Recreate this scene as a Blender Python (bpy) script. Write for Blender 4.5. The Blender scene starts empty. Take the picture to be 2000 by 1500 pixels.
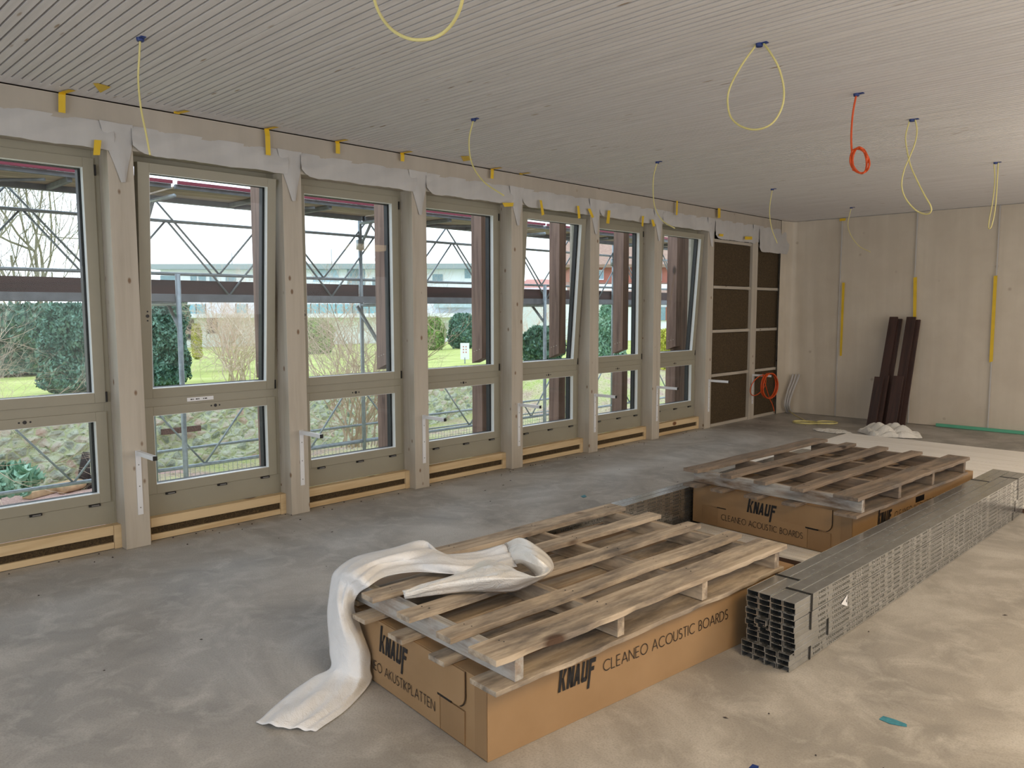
import bpy, math, random
import numpy as np
from mathutils import Vector, Matrix
R = math.radians
scene = bpy.context.scene
COL = scene.collection
# ------------------------------------------------------------ camera
F_PX, CAM = 1519.67, np.array([5.5424, 0.0, 1.6369])
YAW, PITCH, ROLL = 0.775807, 0.0949136, -0.00185953
_w = np.array([-math.sin(YAW)*math.cos(PITCH), math.cos(YAW)*math.cos(PITCH), -math.sin(PITCH)])
_r0 = np.array([math.cos(YAW), math.sin(YAW), 0.0]); _u0 = np.cross(_r0, _w)
_r = _r0*math.cos(ROLL)+_u0*math.sin(ROLL); _u = -_r0*math.sin(ROLL)+_u0*math.cos(ROLL)
cd = bpy.data.cameras.new('camera'); cam = bpy.data.objects.new('camera', cd); COL.objects.link(cam)
cd.sensor_width = 36; cd.lens = F_PX*36/2000; cd.clip_end = 500
cam.matrix_world = Matrix([[_r[0], _u[0], -_w[0], CAM[0]], [_r[1], _u[1], -_w[1], CAM[1]], [_r[2], _u[2], -_w[2], CAM[2]], [0, 0, 0, 1]])
scene.camera = cam
def at(px, py, ax, val):
    """world point seen at photo pixel (px,py) on the plane axis ax = val"""
    d = _w + _r*(px-1000)/F_PX + _u*(750-py)/F_PX
    return CAM + d*((val-CAM[ax])/d[ax])
def atd(px, py, depth):
    return CAM + depth*(_w + _r*(px-1000)/F_PX + _u*(750-py)/F_PX)
# ------------------------------------------------------------ world, lights, exposure
wd = bpy.data.worlds.new('overcast_sky'); scene.world = wd; wd.use_nodes = True
nt = wd.node_tree; bg = nt.nodes['Background']
tc = nt.nodes.new('ShaderNodeTexCoord'); sx = nt.nodes.new('ShaderNodeSeparateXYZ'); cr = nt.nodes.new('ShaderNodeValToRGB')
nt.links.new(tc.outputs['Generated'], sx.inputs[0]); nt.links.new(sx.outputs['Z'], cr.inputs[0]); nt.links.new(cr.outputs[0], bg.inputs[0])
cr.color_ramp.elements[0].position = 0.0; cr.color_ramp.elements[0].color = (0.86, 0.92, 1.0, 1)
cr.color_ramp.elements[1].position = 0.6; cr.color_ramp.elements[1].color = (0.74, 0.85, 1.0, 1)
bg.inputs[1].default_value = 2.5
def area(name, loc, rot, sxy, power, color, portal=False):
    l = bpy.data.lights.new(name, 'AREA'); l.shape = 'RECTANGLE'; l.size, l.size_y = sxy; l.energy = power; l.color = color
    if portal: l.cycles.is_portal = True
    o = bpy.data.objects.new(name, l); COL.objects.link(o); o.location = loc; o.rotation_euler = rot; return o
# unseen lights added to the dim hall: warm ones inferred at right, rest fill
WARM = (1.0, 0.72, 0.38)
for (x, y, p) in ((6.5, 1.5, 72), (6.7, 5.2, 56), (6.9, 9.0, 44)):
    area('unseen_warm_lamp', (x, y, 2.85), (0, 0, 0), (1.5, 1.5), p, WARM)
for (x, y, p) in ((6.3, 3.2, 15), (5.6, 7.8, 22)):
    area('added_uplight', (x, y, 1.8), (R(180), 0, 0), (.6, .6), p, (1.0, 0.86, 0.68))  # added upward fill to lift the far ceiling, no such source seen
area('added_back_fill', (5.0, -3.7, 1.6), (R(90), 0, 0), (5.0, 2.4), 150, (0.86, 0.93, 1.0))  # added cool fill from behind the viewer; no entrance is built
area('added_side_fill', (8.85, 6.0, 1.3), (0, R(90), 0), (2.2, 10.5), 135, (0.97, 0.97, 1.0))  # added fill from the right; that wall has no windows
scene.view_settings.view_transform = 'Standard'; scene.view_settings.look = 'None'
scene.view_settings.exposure = 0.06; scene.view_settings.gamma = 1.0; scene.view_settings.use_curve_mapping = False
scene.cycles.use_denoising = True; scene.cycles.max_bounces = 10; scene.cycles.diffuse_bounces = 6
scene.cycles.transparent_max_bounces = 24; scene.cycles.sample_clamp_indirect = 6.0; scene.cycles.caustics_reflective = False; scene.cycles.caustics_refractive = False
# ------------------------------------------------------------ materials
def srgb(r, g, b):
    f = lambda c: (c/255/12.92) if c/255 <= .04045 else ((c/255+.055)/1.055)**2.4
    return (f(r), f(g), f(b), 1)
def newmat(name):
    m = bpy.data.materials.new(name); m.use_nodes = True; return m, m.node_tree, m.node_tree.nodes['Principled BSDF']
def N(t, typ, **kw):
    n = t.nodes.new(typ)
    for k, v in kw.items(): setattr(n, k, v)
    return n
def coords(t, scale=(1, 1, 1), rnd=True):
    tc = N(t, 'ShaderNodeTexCoord'); mp = N(t, 'ShaderNodeMapping'); mp.inputs['Scale'].default_value = scale
    if rnd:
        oi = N(t, 'ShaderNodeObjectInfo'); mu = N(t, 'ShaderNodeMath', operation='MULTIPLY'); mu.inputs[1].default_value = 37.0
        ad = N(t, 'ShaderNodeVectorMath', operation='ADD'); t.links.new(oi.outputs['Random'], mu.inputs[0])
        t.links.new(tc.outputs['Object'], ad.inputs[0]); t.links.new(mu.outputs[0], ad.inputs[1]); t.links.new(ad.outputs[0], mp.inputs[0])
    else: t.links.new(tc.outputs['Object'], mp.inputs[0])
    return mp.outputs[0]
def ramp(t, fac, stops):
    c = N(t, 'ShaderNodeValToRGB'); e = c.color_ramp.elements
    e[0].position, e[0].color = stops[0]; e[1].position, e[1].color = stops[-1]
    for p, col in stops[1:-1]:
        k = e.new(p); k.color = col
    t.links.new(fac, c.inputs[0]); return c.outputs[0]
def noise(t, vec, scale, detail=4, rough=.55, dist=0):
    n = N(t, 'ShaderNodeTexNoise'); n.inputs['Scale'].default_value = scale; n.inputs['Detail'].default_value = detail
    n.inputs['Roughness'].default_value = rough; n.inputs['Distortion'].default_value = dist
    t.links.new(vec, n.inputs['Vector']); return n.outputs[0]
def mixc(t, fac, a, b, mode='MIX'):
    m = N(t, 'ShaderNodeMix', data_type='RGBA', blend_type=mode)
    for s, v in ((m.inputs[0], fac), (m.inputs[6], a), (m.inputs[7], b)):
        if isinstance(v, (float, int)): s.default_value = v
        elif isinstance(v, tuple): s.default_value = v
        else: t.links.new(v, s)
    return m.outputs[2]
def bump(t, bs, h, strength, dist=.01):
    b = N(t, 'ShaderNodeBump'); b.inputs['Strength'].default_value = strength; b.inputs['Distance'].default_value = dist
    t.links.new(h, b.inputs['Height']); t.links.new(b.outputs[0], bs.inputs['Normal'])
def plain(name, c, rough=.6, metal=0, var=.12, scale=8, spec=None):
    m, t, b = newmat(name); v = coords(t); n = noise(t, v, scale)
    d = tuple(x*(1-var) for x in c[:3])+(1,); l = tuple(min(1, x*(1+var)) for x in c[:3])+(1,)
    t.links.new(ramp(t, n, [(.3, d), (.7, l)]), b.inputs['Base Color']); b.inputs['Roughness'].default_value = rough; b.inputs['Metallic'].default_value = metal
    if spec is not None: b.inputs['Specular IOR Level'].default_value = spec
    return m
def wood(name, light, dark, axis=2, knot=None, rough=.6, grain=14, stain=None, knotscale=3.0):
    m, t, b = newmat(name)
    s = [grain]*3; s[axis] = grain*.07; v = coords(t, tuple(s)); n = noise(t, v, 1.0, 5, .6, .4)
    col = ramp(t, n, [(.3, dark), (.55, light), (.8, tuple(min(1, x*1.08) for x in light[:3])+(1,))])
    if stain:
        v2 = coords(t, tuple(9 if i != axis else 2.2 for i in range(3))); n2 = noise(t, v2, 1.0, 5, .65)
        col = mixc(t, ramp(t, n2, [(.46, (0, 0, 0, 1)), (.66, (1, 1, 1, 1))]), col, stain)
        n3 = noise(t, coords(t, tuple(9 if i != axis else 5 for i in range(3))), 1.0, 5, .7); col = mixc(t, ramp(t, n3, [(.5, (0, 0, 0, 1)), (.7, (.6, .6, .6, 1))]), col, tuple(min(1, x*1.9) for x in stain[:3])+(1,))
    if knot:
        ks = [knotscale]*3; ks[axis] = knotscale*.55
        v3 = coords(t, tuple(ks)); vo = N(t, 'ShaderNodeTexVoronoi'); t.links.new(v3, vo.inputs['Vector']); vo.inputs['Scale'].default_value = 1.0; vo.inputs['Randomness'].default_value = 1
        k = ramp(t, vo.outputs['Distance'], [(.07, (1, 1, 1, 1)), (.13, (0, 0, 0, 1))])
        col = mixc(t, k, col, knot)
    t.links.new(col, b.inputs['Base Color']); b.inputs['Roughness'].default_value = rough
    bump(t, b, n, .15, .004); return m
M = {}
BW = srgb(192, 184, 171); BWd = srgb(178, 169, 155)
for ax, k in ((0, 'x'), (1, 'y'), (2, 'z')):
    M['limed_'+k] = wood('limed_spruce_'+k, BW, BWd, ax, knot=srgb(128, 104, 82), knotscale=9.0)
    M['pallet_'+k] = wood('weathered_pallet_'+k, srgb(192, 177, 157), srgb(134, 117, 98), ax, stain=srgb(108, 100, 92), grain=24, knot=srgb(80, 58, 42), knotscale=3.5, rough=.75)
    M['pallet_old_'+k] = wood('old_grey_pallet_'+k, srgb(138, 122, 106), srgb(88, 75, 63), ax, stain=srgb(96, 89, 83), grain=24, knot=srgb(56, 44, 36), knotscale=3.5, rough=.8)
    M['darkwood_'+k] = wood('dark_stained_wood_'+k, srgb(136, 108, 96), srgb(92, 68, 60), ax, knot=srgb(58, 42, 36), grain=18)
    M['honey_'+k] = wood('fresh_spruce_'+k, srgb(220, 196, 156), srgb(198, 168, 124), ax, knot=srgb(120, 76, 44), knotscale=4.0)
M['espresso'] = wood('espresso_board', srgb(66, 44, 38), srgb(40, 26, 23), 2, grain=20)
M['stringer'] = wood('frosted_stringer', srgb(178, 176, 172), srgb(132, 126, 118), 0, grain=30, stain=srgb(110, 92, 76), rough=.9)
M['frame'] = plain('greige_window_paint', srgb(156, 152, 136), .42, var=.02)
M['bead'] = plain('bead_painted_daylit', srgb(236, 240, 240), .3, var=.01)  # pale colour carries the daylight falling on the glass reveal
M['black'] = plain('black_plastic', srgb(16, 16, 18), .4, var=.05)
M['gasket'] = plain('black_gasket', srgb(20, 22, 26), .5, var=.05)
M['steel'] = plain('steel', srgb(150, 150, 150), .35, 1, .05)
M['galv_pole'] = plain('galvanised_tube', srgb(150, 158, 162), .5, .55, .18, 20)
M['scaf_grey'] = plain('scaffold_deck_frame', srgb(118, 121, 126), .6, .2, .2, 12)
M['scaf_plank'] = wood('scaffold_plywood', srgb(168, 150, 130), srgb(120, 106, 92), 1, grain=8)
M['toe'] = wood('brown_toe_board', srgb(74, 48, 44), srgb(46, 30, 28), 1, grain=10)
M['red'] = plain('red_board', srgb(128, 46, 64), .6, var=.1)
M['whitepaint'] = plain('white_lacquered_steel', srgb(232, 234, 238), .3, .0, .02)
M['yellow_tape'] = plain('yellow_tape', srgb(228, 192, 44), .5, var=.06)
M['green_tape'] = plain('green_tape', srgb(96, 178, 148), .5, var=.06)
M['blue_tape'] = plain('teal_tape', srgb(58, 132, 152), .45, var=.2, scale=60)
M['blue_cap'] = plain('blue_cap', srgb(22, 52, 120), .45, var=.1)
M['cable'] = plain('pale_yellow_conduit', srgb(218, 208, 140), .45, var=.05)
M['orange'] = plain('orange_cable', srgb(214, 84, 30), .45, var=.06)
M['ink'] = plain('black_print', srgb(26, 25, 28), .6, var=.05)
M['inkthin'] = plain('thin_black_print', srgb(40, 34, 32), .6, var=.05)
M['greyprint'] = plain('grey_print', srgb(84, 84, 80), .6, .3, .05)
def m_concrete():
    m, t, b = newmat('sanded_screed'); v = coords(t, rnd=False)
    big = noise(t, v, .9, 5, .6, 1.2); mid = noise(t, v, 5, 5, .65, .6); fine = noise(t, v, 120, 3, .7)
    c = ramp(t, big, [(.36, srgb(146, 143, 138)), (.5, srgb(166, 162, 156)), (.64, srgb(190, 187, 182))])
    c = mixc(t, ramp(t, mid, [(.48, (0, 0, 0, 1)), (.72, (.75, .75, .75, 1))]), c, srgb(198, 195, 190))
    c = mixc(t, ramp(t, fine, [(.35, (.35, .35, .35, 1)), (.55, (0, 0, 0, 1))]), c, srgb(120, 115, 108))
    vo = N(t, 'ShaderNodeTexVoronoi'); vo.inputs['Scale'].default_value = 3.2; t.links.new(v, vo.inputs['Vector'])
    c = mixc(t, ramp(t, vo.outputs['Distance'], [(.012, (1, 1, 1, 1)), (.022, (0, 0, 0, 1))]), c, srgb(70, 56, 44))
    t.links.new(c, b.inputs['Base Color']); rr = N(t, 'ShaderNodeMapRange'); rr.inputs[3].default_value = .42; rr.inputs[4].default_value = .62
    t.links.new(mid, rr.inputs[0]); t.links.new(rr.outputs[0], b.inputs['Roughness']); bump(t, b, fine, .25, .002); return m
M['floor'] = m_concrete()
def m_slat():
    m, t, b = newmat('limed_slats'); v = coords(t, (1.2, 24, 24), False); n = noise(t, v, 1, 5, .6)
    c = ramp(t, n, [(.3, srgb(214, 212, 213)), (.7, srgb(232, 231, 233))])
    v3 = coords(t, (3.2, 17, 1), False); vo = N(t, 'ShaderNodeTexVoronoi'); t.links.new(v3, vo.inputs['Vector']); vo.inputs['Scale'].default_value = 1
    w = ramp(t, noise(t, coords(t, (.9, 2.2, 1), False), 1, 3), [(.52, (0, 0, 0, 1)), (.6, (1, 1, 1, 1))])
    k = ramp(t, vo.outputs['Distance'], [(.08, (1, 1, 1, 1)), (.15, (0, 0, 0, 1))])
    c = mixc(t, mixc(t, 1.0, k, w, 'MULTIPLY'), c, srgb(166, 148, 130))
    t.links.new(c, b.inputs['Base Color']); b.inputs['Roughness'].default_value = .6; return m
M['slat'] = m_slat()
M['groove'] = plain('groove_backing', srgb(84, 64, 54), .85, var=.1)
def m_membrane(name, c1, c2, spots=True):
    m, t, b = newmat(name); v = coords(t, (1, 1, 1), False); n = noise(t, v, 2.2, 4); f = noise(t, v, 220, 2, .7)
    vert = noise(t, coords(t, (9, 9, .5), False), 1, 4)
    c = ramp(t, n, [(.3, c1), (.7, c2)])
    c = mixc(t, ramp(t, vert, [(.35, (.25, .25, .25, 1)), (.6, (0, 0, 0, 1))]), c, tuple(x*.86 for x in c1[:3])+(1,))
    if spots:
        vo = N(t, 'ShaderNodeTexVoronoi'); vo.inputs['Scale'].default_value = 3.4; t.links.new(v, vo.inputs['Vector'])
        c = mixc(t, ramp(t, vo.outputs['Distance'], [(.03, (.45, .45, .45, 1)), (.1, (0, 0, 0, 1))]), c, srgb(140, 118, 98))
    t.links.new(c, b.inputs['Base Color']); b.inputs['Roughness'].default_value = .55; bump(t, b, f, .2, .002); return m
M['membrane'] = m_membrane('vapour_membrane', srgb(202, 192, 176), srgb(214, 205, 190))
M['flap'] = m_membrane('grey_white_membrane', srgb(190, 189, 188), srgb(204, 203, 202), False)
M['beam'] = m_membrane('membrane_over_beam', srgb(176, 168, 156), srgb(188, 180, 168), True)
def m_insul():
    m, t, b = newmat('wood_fibre_insulation'); v = coords(t); n = noise(t, v, 60, 5, .8, 1.5); n2 = noise(t, v, 300, 2, .8)
    c = ramp(t, n, [(.3, srgb(36, 29, 18)), (.5, srgb(76, 62, 42)), (.72, srgb(124, 104, 72))]); c = mixc(t, ramp(t, n2, [(.6, (0, 0, 0, 1)), (.75, (1, 1, 1, 1))]), c, srgb(120, 102, 70))
    t.links.new(c, b.inputs['Base Color']); b.inputs['Roughness'].default_value = .95; bump(t, b, n, .8, .01); return m
M['insulation'] = m_insul()
def m_glass():
    m = bpy.data.materials.new('window_glass'); m.use_nodes = True; t = m.node_tree; t.nodes.clear()
    o = N(t, 'ShaderNodeOutputMaterial'); mx = N(t, 'ShaderNodeMixShader'); tr = N(t, 'ShaderNodeBsdfTransparent'); gl = N(t, 'ShaderNodeBsdfGlossy'); lw = N(t, 'ShaderNodeLayerWeight'); lw.inputs['Blend'].default_value = .5; fr = N(t, 'ShaderNodeMath', operation='POWER'); fr.inputs[1].default_value = 5.0; t.links.new(lw.outputs['Facing'], fr.inputs[0]); ad = N(t, 'ShaderNodeMath', operation='MULTIPLY_ADD'); ad.inputs[1].default_value = .8; ad.inputs[2].default_value = .014; t.links.new(fr.outputs[0], ad.inputs[0]); tr.inputs[0].default_value = (.955, .975, .97, 1); gl.inputs['Roughness'].default_value = .01
    t.links.new(ad.outputs[0], mx.inputs[0]); t.links.new(tr.outputs[0], mx.inputs[1]); t.links.new(gl.outputs[0], mx.inputs[2]); t.links.new(mx.outputs[0], o.inputs[0]); return m
M['glass'] = m_glass()
def m_card(name, a, b2):
    m, t, b = newmat(name); v = coords(t); n = noise(t, v, 3, 4); cor = N(t, 'ShaderNodeTexWave'); cor.inputs['Scale'].default_value = 55; cor.inputs['Distortion'].default_value = .6
    t.links.new(v, cor.inputs['Vector']); c = ramp(t, n, [(.3, a), (.7, b2)]); c = mixc(t, .06, c, cor.outputs['Color'], 'MULTIPLY')
    t.links.new(c, b.inputs['Base Color']); b.inputs['Roughness'].default_value = .62; bump(t, b, n, .12, .02); return m
M['card'] = m_card('cardboard', srgb(152, 122, 87), srgb(163, 133, 98))
M['card2'] = m_card('cardboard_darker', srgb(143, 114, 81), srgb(152, 123, 90))
def m_zinc():
    m, t, b = newmat('zinc_profile'); v = coords(t, (1, 1, 1)); n = noise(t, v, 9, 3, .6); n2 = noise(t, coords(t), 40, 3)
    t.links.new(ramp(t, n, [(.3, srgb(176, 177, 174)), (.7, srgb(198, 200, 200))]), b.inputs['Base Color']); b.inputs['Metallic'].default_value = .85
    r = N(t, 'ShaderNodeMapRange'); r.inputs[3].default_value = .17; r.inputs[4].default_value = .32; t.links.new(n2, r.inputs[0]); t.links.new(r.outputs[0], b.inputs['Roughness']); return m
M['zinc'] = m_zinc()
M['zinc_rim'] = plain('cut_zinc_edge', srgb(205, 200, 186), .35, .7, .05)
def m_fabric(name, c, rough, coat, spec=.5):
    m, t, b = newmat(name); v = coords(t); n = noise(t, v, 9, 5); n2 = noise(t, v, 160, 2)
    t.links.new(ramp(t, n, [(.3, tuple(x*.93 for x in c[:3])+(1,)), (.7, c)]), b.inputs['Base Color']); b.inputs['Roughness'].default_value = rough
    b.inputs['Coat Weight'].default_value = coat; b.inputs['Coat Roughness'].default_value = .25; bump(t, b, mixc(t, .2, noise(t, v, 11, 4, .6, 1.2), n2), .8 if coat else .55, .02); return m
M['fleece'] = m_fabric('white_fleece', srgb(240, 241, 243), .8, 0)
M['foil'] = m_fabric('glossy_white_foil', srgb(240, 238, 234), .35, .8)
M['clear'] = m_fabric('crumpled_plastic', srgb(226, 224, 218), .25, .6)
def m_leaf(name, a, b2, c3):
    m, t, b = newmat(name); v = coords(t); n = noise(t, v, 5, 3); t.links.new(ramp(t, n, [(.32, a), (.5, b2), (.68, c3)]), b.inputs['Base Color'])
    b.inputs['Roughness'].default_value = .6; return m
M['yew'] = m_leaf('yew_needles', srgb(58, 92, 76), srgb(84, 124, 104), srgb(120, 156, 136))
M['hedge'] = m_leaf('dark_hedge_leaves', srgb(48, 78, 60), srgb(72, 106, 84), srgb(104, 134, 112))
M['box'] = m_leaf('bright_shrub_leaves', srgb(70, 110, 44), srgb(110, 150, 66), srgb(160, 190, 100))
M['fir'] = m_leaf('blue_green_needles', srgb(88, 128, 104), srgb(128, 168, 140), srgb(170, 200, 176))
M['gold'] = m_leaf('golden_thuja_leaves', srgb(130, 136, 40), srgb(170, 172, 60), srgb(206, 200, 90))
M['twig'] = plain('bare_twigs', srgb(206, 188, 166), .8, var=.2)
M['twig_red'] = plain('reddish_twigs', srgb(206, 174, 162), .8, var=.2)
M['bark'] = plain('mossy_bark', srgb(140, 134, 112), .85, var=.25, scale=5)
def m_grass():
    m, t, b = newmat('lawn'); v = coords(t, rnd=False); n = noise(t, v, .8, 6, .6); f = noise(t, v, 30, 4, .7)
    c = ramp(t, n, [(.35, srgb(146, 160, 78)), (.5, srgb(168, 178, 90)), (.66, srgb(186, 190, 116))]); c = mixc(t, ramp(t, f, [(.35, (.35, .35, .35, 1)), (.6, (0, 0, 0, 1))]), c, srgb(150, 150, 84))
    t.links.new(c, b.inputs['Base Color']); b.inputs['Roughness'].default_value = .9; return m
M['lawn'] = m_grass()
def m_slope():
    m, t, b = newmat('leaf_litter_slope'); v = coords(t, rnd=False); n = noise(t, v, 1.1, 6, .65); f = noise(t, v, 26, 4, .75)
    c = ramp(t, n, [(.36, srgb(176, 150, 134)), (.5, srgb(186, 186, 130)), (.62, srgb(168, 188, 98))]); c = mixc(t, ramp(t, f, [(.35, (1, 1, 1, 1)), (.5, (0, 0, 0, 1))]), c, srgb(206, 180, 168)); c = mixc(t, ramp(t, f, [(.55, (0, 0, 0, 1)), (.66, (1, 1, 1, 1))]), c, srgb(110, 90, 80))
    t.links.new(c, b.inputs['Base Color']); b.inputs['Roughness'].default_value = .95; bump(t, b, f, .6, .05); return m
M['slope'] = m_slope()
def m_stone():
    m, t, b = newmat('mossy_rubble_stone'); v = coords(t, (1, 1, 1.4), False); vo = N(t, 'ShaderNodeTexVoronoi'); vo.inputs['Scale'].default_value = 6.2; t.links.new(v, vo.inputs['Vector'])
    e = N(t, 'ShaderNodeTexVoronoi', feature='DISTANCE_TO_EDGE'); e.inputs['Scale'].default_value = 6.2; t.links.new(v, e.inputs['Vector'])
    sp = N(t, 'ShaderNodeSeparateColor'); t.links.new(vo.outputs['Color'], sp.inputs[0])
    c = ramp(t, sp.outputs[0], [(.05, srgb(128, 138, 126)), (.35, srgb(172, 176, 160)), (.7, srgb(190, 186, 170)), (.97, srgb(190, 164, 148))])
    c = mixc(t, ramp(t, e.outputs['Distance'], [(.03, (1, 1, 1, 1)), (.14, (0, 0, 0, 1))]), c, srgb(176, 184, 140))
    g = noise(t, v, 6, 5, .75); c = mixc(t, ramp(t, g, [(.45, (0, 0, 0, 1)), (.65, (.8, .8, .8, 1))]), c, srgb(206, 210, 188)); c = mixc(t, ramp(t, noise(t, v, 14, 4, .7), [(.34, (1, 1, 1, 1)), (.44, (0, 0, 0, 1))]), c, srgb(116, 130, 100))
    t.links.new(c, b.inputs['Base Color']); b.inputs['Roughness'].default_value = .9; bump(t, b, e.outputs['Distance'], .6, .1); return m
M['stone'] = m_stone()
def m_tile(name, a, b2, sc):
    m, t, b = newmat(name); v = coords(t, rnd=False); br = N(t, 'ShaderNodeTexBrick'); br.inputs['Scale'].default_value = sc; br.inputs['Color1'].default_value = a; br.inputs['Color2'].default_value = b2
    br.inputs['Mortar'].default_value = tuple(x*.55 for x in a[:3])+(1,); br.inputs['Mortar Size'].default_value = .03; t.links.new(v, br.inputs['Vector']); t.links.new(br.outputs[0], b.inputs['Base Color']); b.inputs['Roughness'].default_value = .85; return m
M['tile_brown'] = m_tile('brown_roof_tiles', srgb(176, 146, 128), srgb(156, 126, 110), 4)
M['tile_red'] = m_tile('red_roof_tiles', srgb(206, 150, 136), srgb(190, 128, 116), 3)
M['render'] = plain('white_render', srgb(232, 236, 240), .8, var=.03)
M['render_red'] = plain('red_brown_cladding', srgb(168, 106, 90), .8, var=.05)
M['cyan_glass'] = plain('tinted_balcony_glass', srgb(104, 184, 210), .2, var=.08)
M['win_dark'] = plain('dark_house_window', srgb(120, 150, 162), .12, var=.2)
M['dark'] = plain('dark_recess', srgb(70, 74, 78), .8, var=.1)
M['charred'] = plain('charred_stump', srgb(58, 50, 48), .9, var=.4, scale=30)
M['straw'] = plain('cut_wood', srgb(196, 166, 130), .8, var=.2)
# ------------------------------------------------------------ mesh helpers
class MB:
    def __init__(s): s.v = []; s.f = []; s.m = []
    def add(s, vs, fs, mi=0):
        o = len(s.v); s.v += [tuple(map(float, p)) for p in vs]; s.f += [tuple(i+o for i in f) for f in fs]; s.m += [mi]*len(fs); return s
    def box(s, x0, x1, y0, y1, z0, z1, mi=0):
        return s.add([(x0, y0, z0), (x1, y0, z0), (x1, y1, z0), (x0, y1, z0), (x0, y0, z1), (x1, y0, z1), (x1, y1, z1), (x0, y1, z1)],
                     [(3, 2, 1, 0), (4, 5, 6, 7), (0, 1, 5, 4), (1, 2, 6, 5), (2, 3, 7, 6), (3, 0, 4, 7)], mi)
    def quad(s, a, b, c, d, mi=0): return s.add([a, b, c, d], [(0, 1, 2, 3)], mi)
    def tube(s, pts, r, n=8, caps=True, mi=0):
        P = [Vector(p) for p in pts]; rr = r if isinstance(r, (list, tuple)) else [r]*len(P); vs = []; fs = []
        t = (P[1]-P[0]).normalized(); a = t.orthogonal().normalized()
        for i, p in enumerate(P):
            t = (P[min(i+1, len(P)-1)]-P[max(i-1, 0)]).normalized(); a = (a-t*a.dot(t)); a = a.normalized() if a.length > 1e-6 else t.orthogonal().normalized(); b = t.cross(a)
            for k in range(n):
                an = 2*math.pi*k/n; vs.append(p+(a*math.cos(an)+b*math.sin(an))*rr[i])
        for i in range(len(P)-1):
            for k in range(n): fs.append((i*n+k, i*n+(k+1) % n, (i+1)*n+(k+1) % n, (i+1)*n+k))
        if caps: fs.append(tuple(range(n))[::-1]); fs.append(tuple((len(P)-1)*n+k for k in range(n)))
        return s.add(vs, fs, mi)
    def cyl(s, c, ax, r, h, n=16, mi=0):
        d = Vector((0, 0, 0)); d[ax] = h; c = Vector(c); return s.tube([c, c+d], r, n, mi=mi)
    def build(s, name, mat, parent=None, loc=None, rot=None, bevel=0, smooth=False):
        me = bpy.data.meshes.new(name); me.from_pydata(s.v, [], s.f)
        for mm in (mat if isinstance(mat, (list, tuple)) else [mat]): me.materials.append(mm)
        if any(s.m): me.polygons.foreach_set('material_index', s.m)
        if smooth: me.polygons.foreach_set('use_smooth', [True]*len(s.f))
        me.update(); o = bpy.data.objects.new(name, me); COL.objects.link(o)
        if parent: o.parent = parent
        if loc is not None: o.location = loc
        if rot is not None: o.rotation_euler = rot
        if bevel:
            b = o.modifiers.new('bevel', 'BEVEL'); b.width = bevel; b.segments = 2; b.limit_method = 'ANGLE'
        return o
def tag(o, label=None, cat=None, group=None, kind=None):
    if label: o['label'] = label
    if cat: o['category'] = cat
    if group: o['group'] = group
    if kind: o['kind'] = kind
    return o
def empty(name, loc=(0, 0, 0), rz=0, **kw):
    o = bpy.data.objects.new(name, None); COL.objects.link(o); o.location = tuple(map(float, loc)); o.rotation_euler = (0, 0, rz); o.empty_display_size = .1
    return tag(o, **kw) if kw else o
def copy_tree(o, parent=None):
    c = o.copy(); COL.objects.link(c)
    if parent: c.parent = parent
    for ch in [x for x in bpy.data.objects if x.parent == o and x != c]: copy_tree(ch, c)
    return c
def spline(pts, n=8):
    P = [np.array(p, float) for p in pts]; P = [2*P[0]-P[1]]+P+[2*P[-1]-P[-2]]; out = []
    for i in range(1, len(P)-2):
        for k in range(n):
            t = k/n; a, b, c, d = P[i-1:i+3]
            out.append(.5*((2*b)+(-a+c)*t+(2*a-5*b+4*c-d)*t*t+(-a+3*b-3*c+d)*t**3))
    out.append(P[-2]); return out
# ------------------------------------------------------------ the room
P0, S, W, YE, H = 2.0316, 1.25953, 0.164, 11.94, 3.0
PY = [P0+S*(k-1) for k in range(9)]          # right-hand edge of each post; PY[0] is the one just out of frame
ST = dict(kind='structure')
XR, YB = 9.0, -4.0
tag(MB().box(-.3, XR+.2, YB-.2, YE+.3, -.3, 0).build('floor', M['floor']), **ST)
# ceiling of grooved limed boards, panels 1.03 m wide, grooves across the hall
c = MB(); pan = 1.979-1.0285*6; pitch = 1.0285/20; g = .0058
while pan < YE:
    ys = [pan+.0025]; edges = []
    for i in range(1, 20): edges.append((ys[-1], pan+pitch*i-g)); ys.append(pan+pitch*i+g)
    edges.append((ys[-1], pan+1.0285-.0025))
    for a, b in edges:
        a, b = max(a, YB), min(b, YE)
        if b-a > .002: c.box(.14, XR, a, b, H, H+.02)
    a, b = max(pan+.001, YB), min(pan+1.0275, YE)
    if b > a: c.box(0, .14, a, b, H, H+.02)
    pan += 1.0285
ceil = tag(c.build('ceiling', M['slat']), **ST)
MB().box(-.3, XR+.2, YB-.2, YE+.3, H+.02, H+.06).build('groove_backing', M['groove'], ceil)
tag(MB().box(-.3, XR+.2, YE+.02, YE+.25, -.1, H+.05).build('wall_far', M['render']), **ST)
tag(MB().box(XR, XR+.2, YB, YE, 0, H).build('wall_right', M['limed_z']), **ST)
tag(MB().box(-.3, XR+.2, YB-.2, YB, 0, H).build('wall_back', M['limed_z']), **ST)
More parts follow.
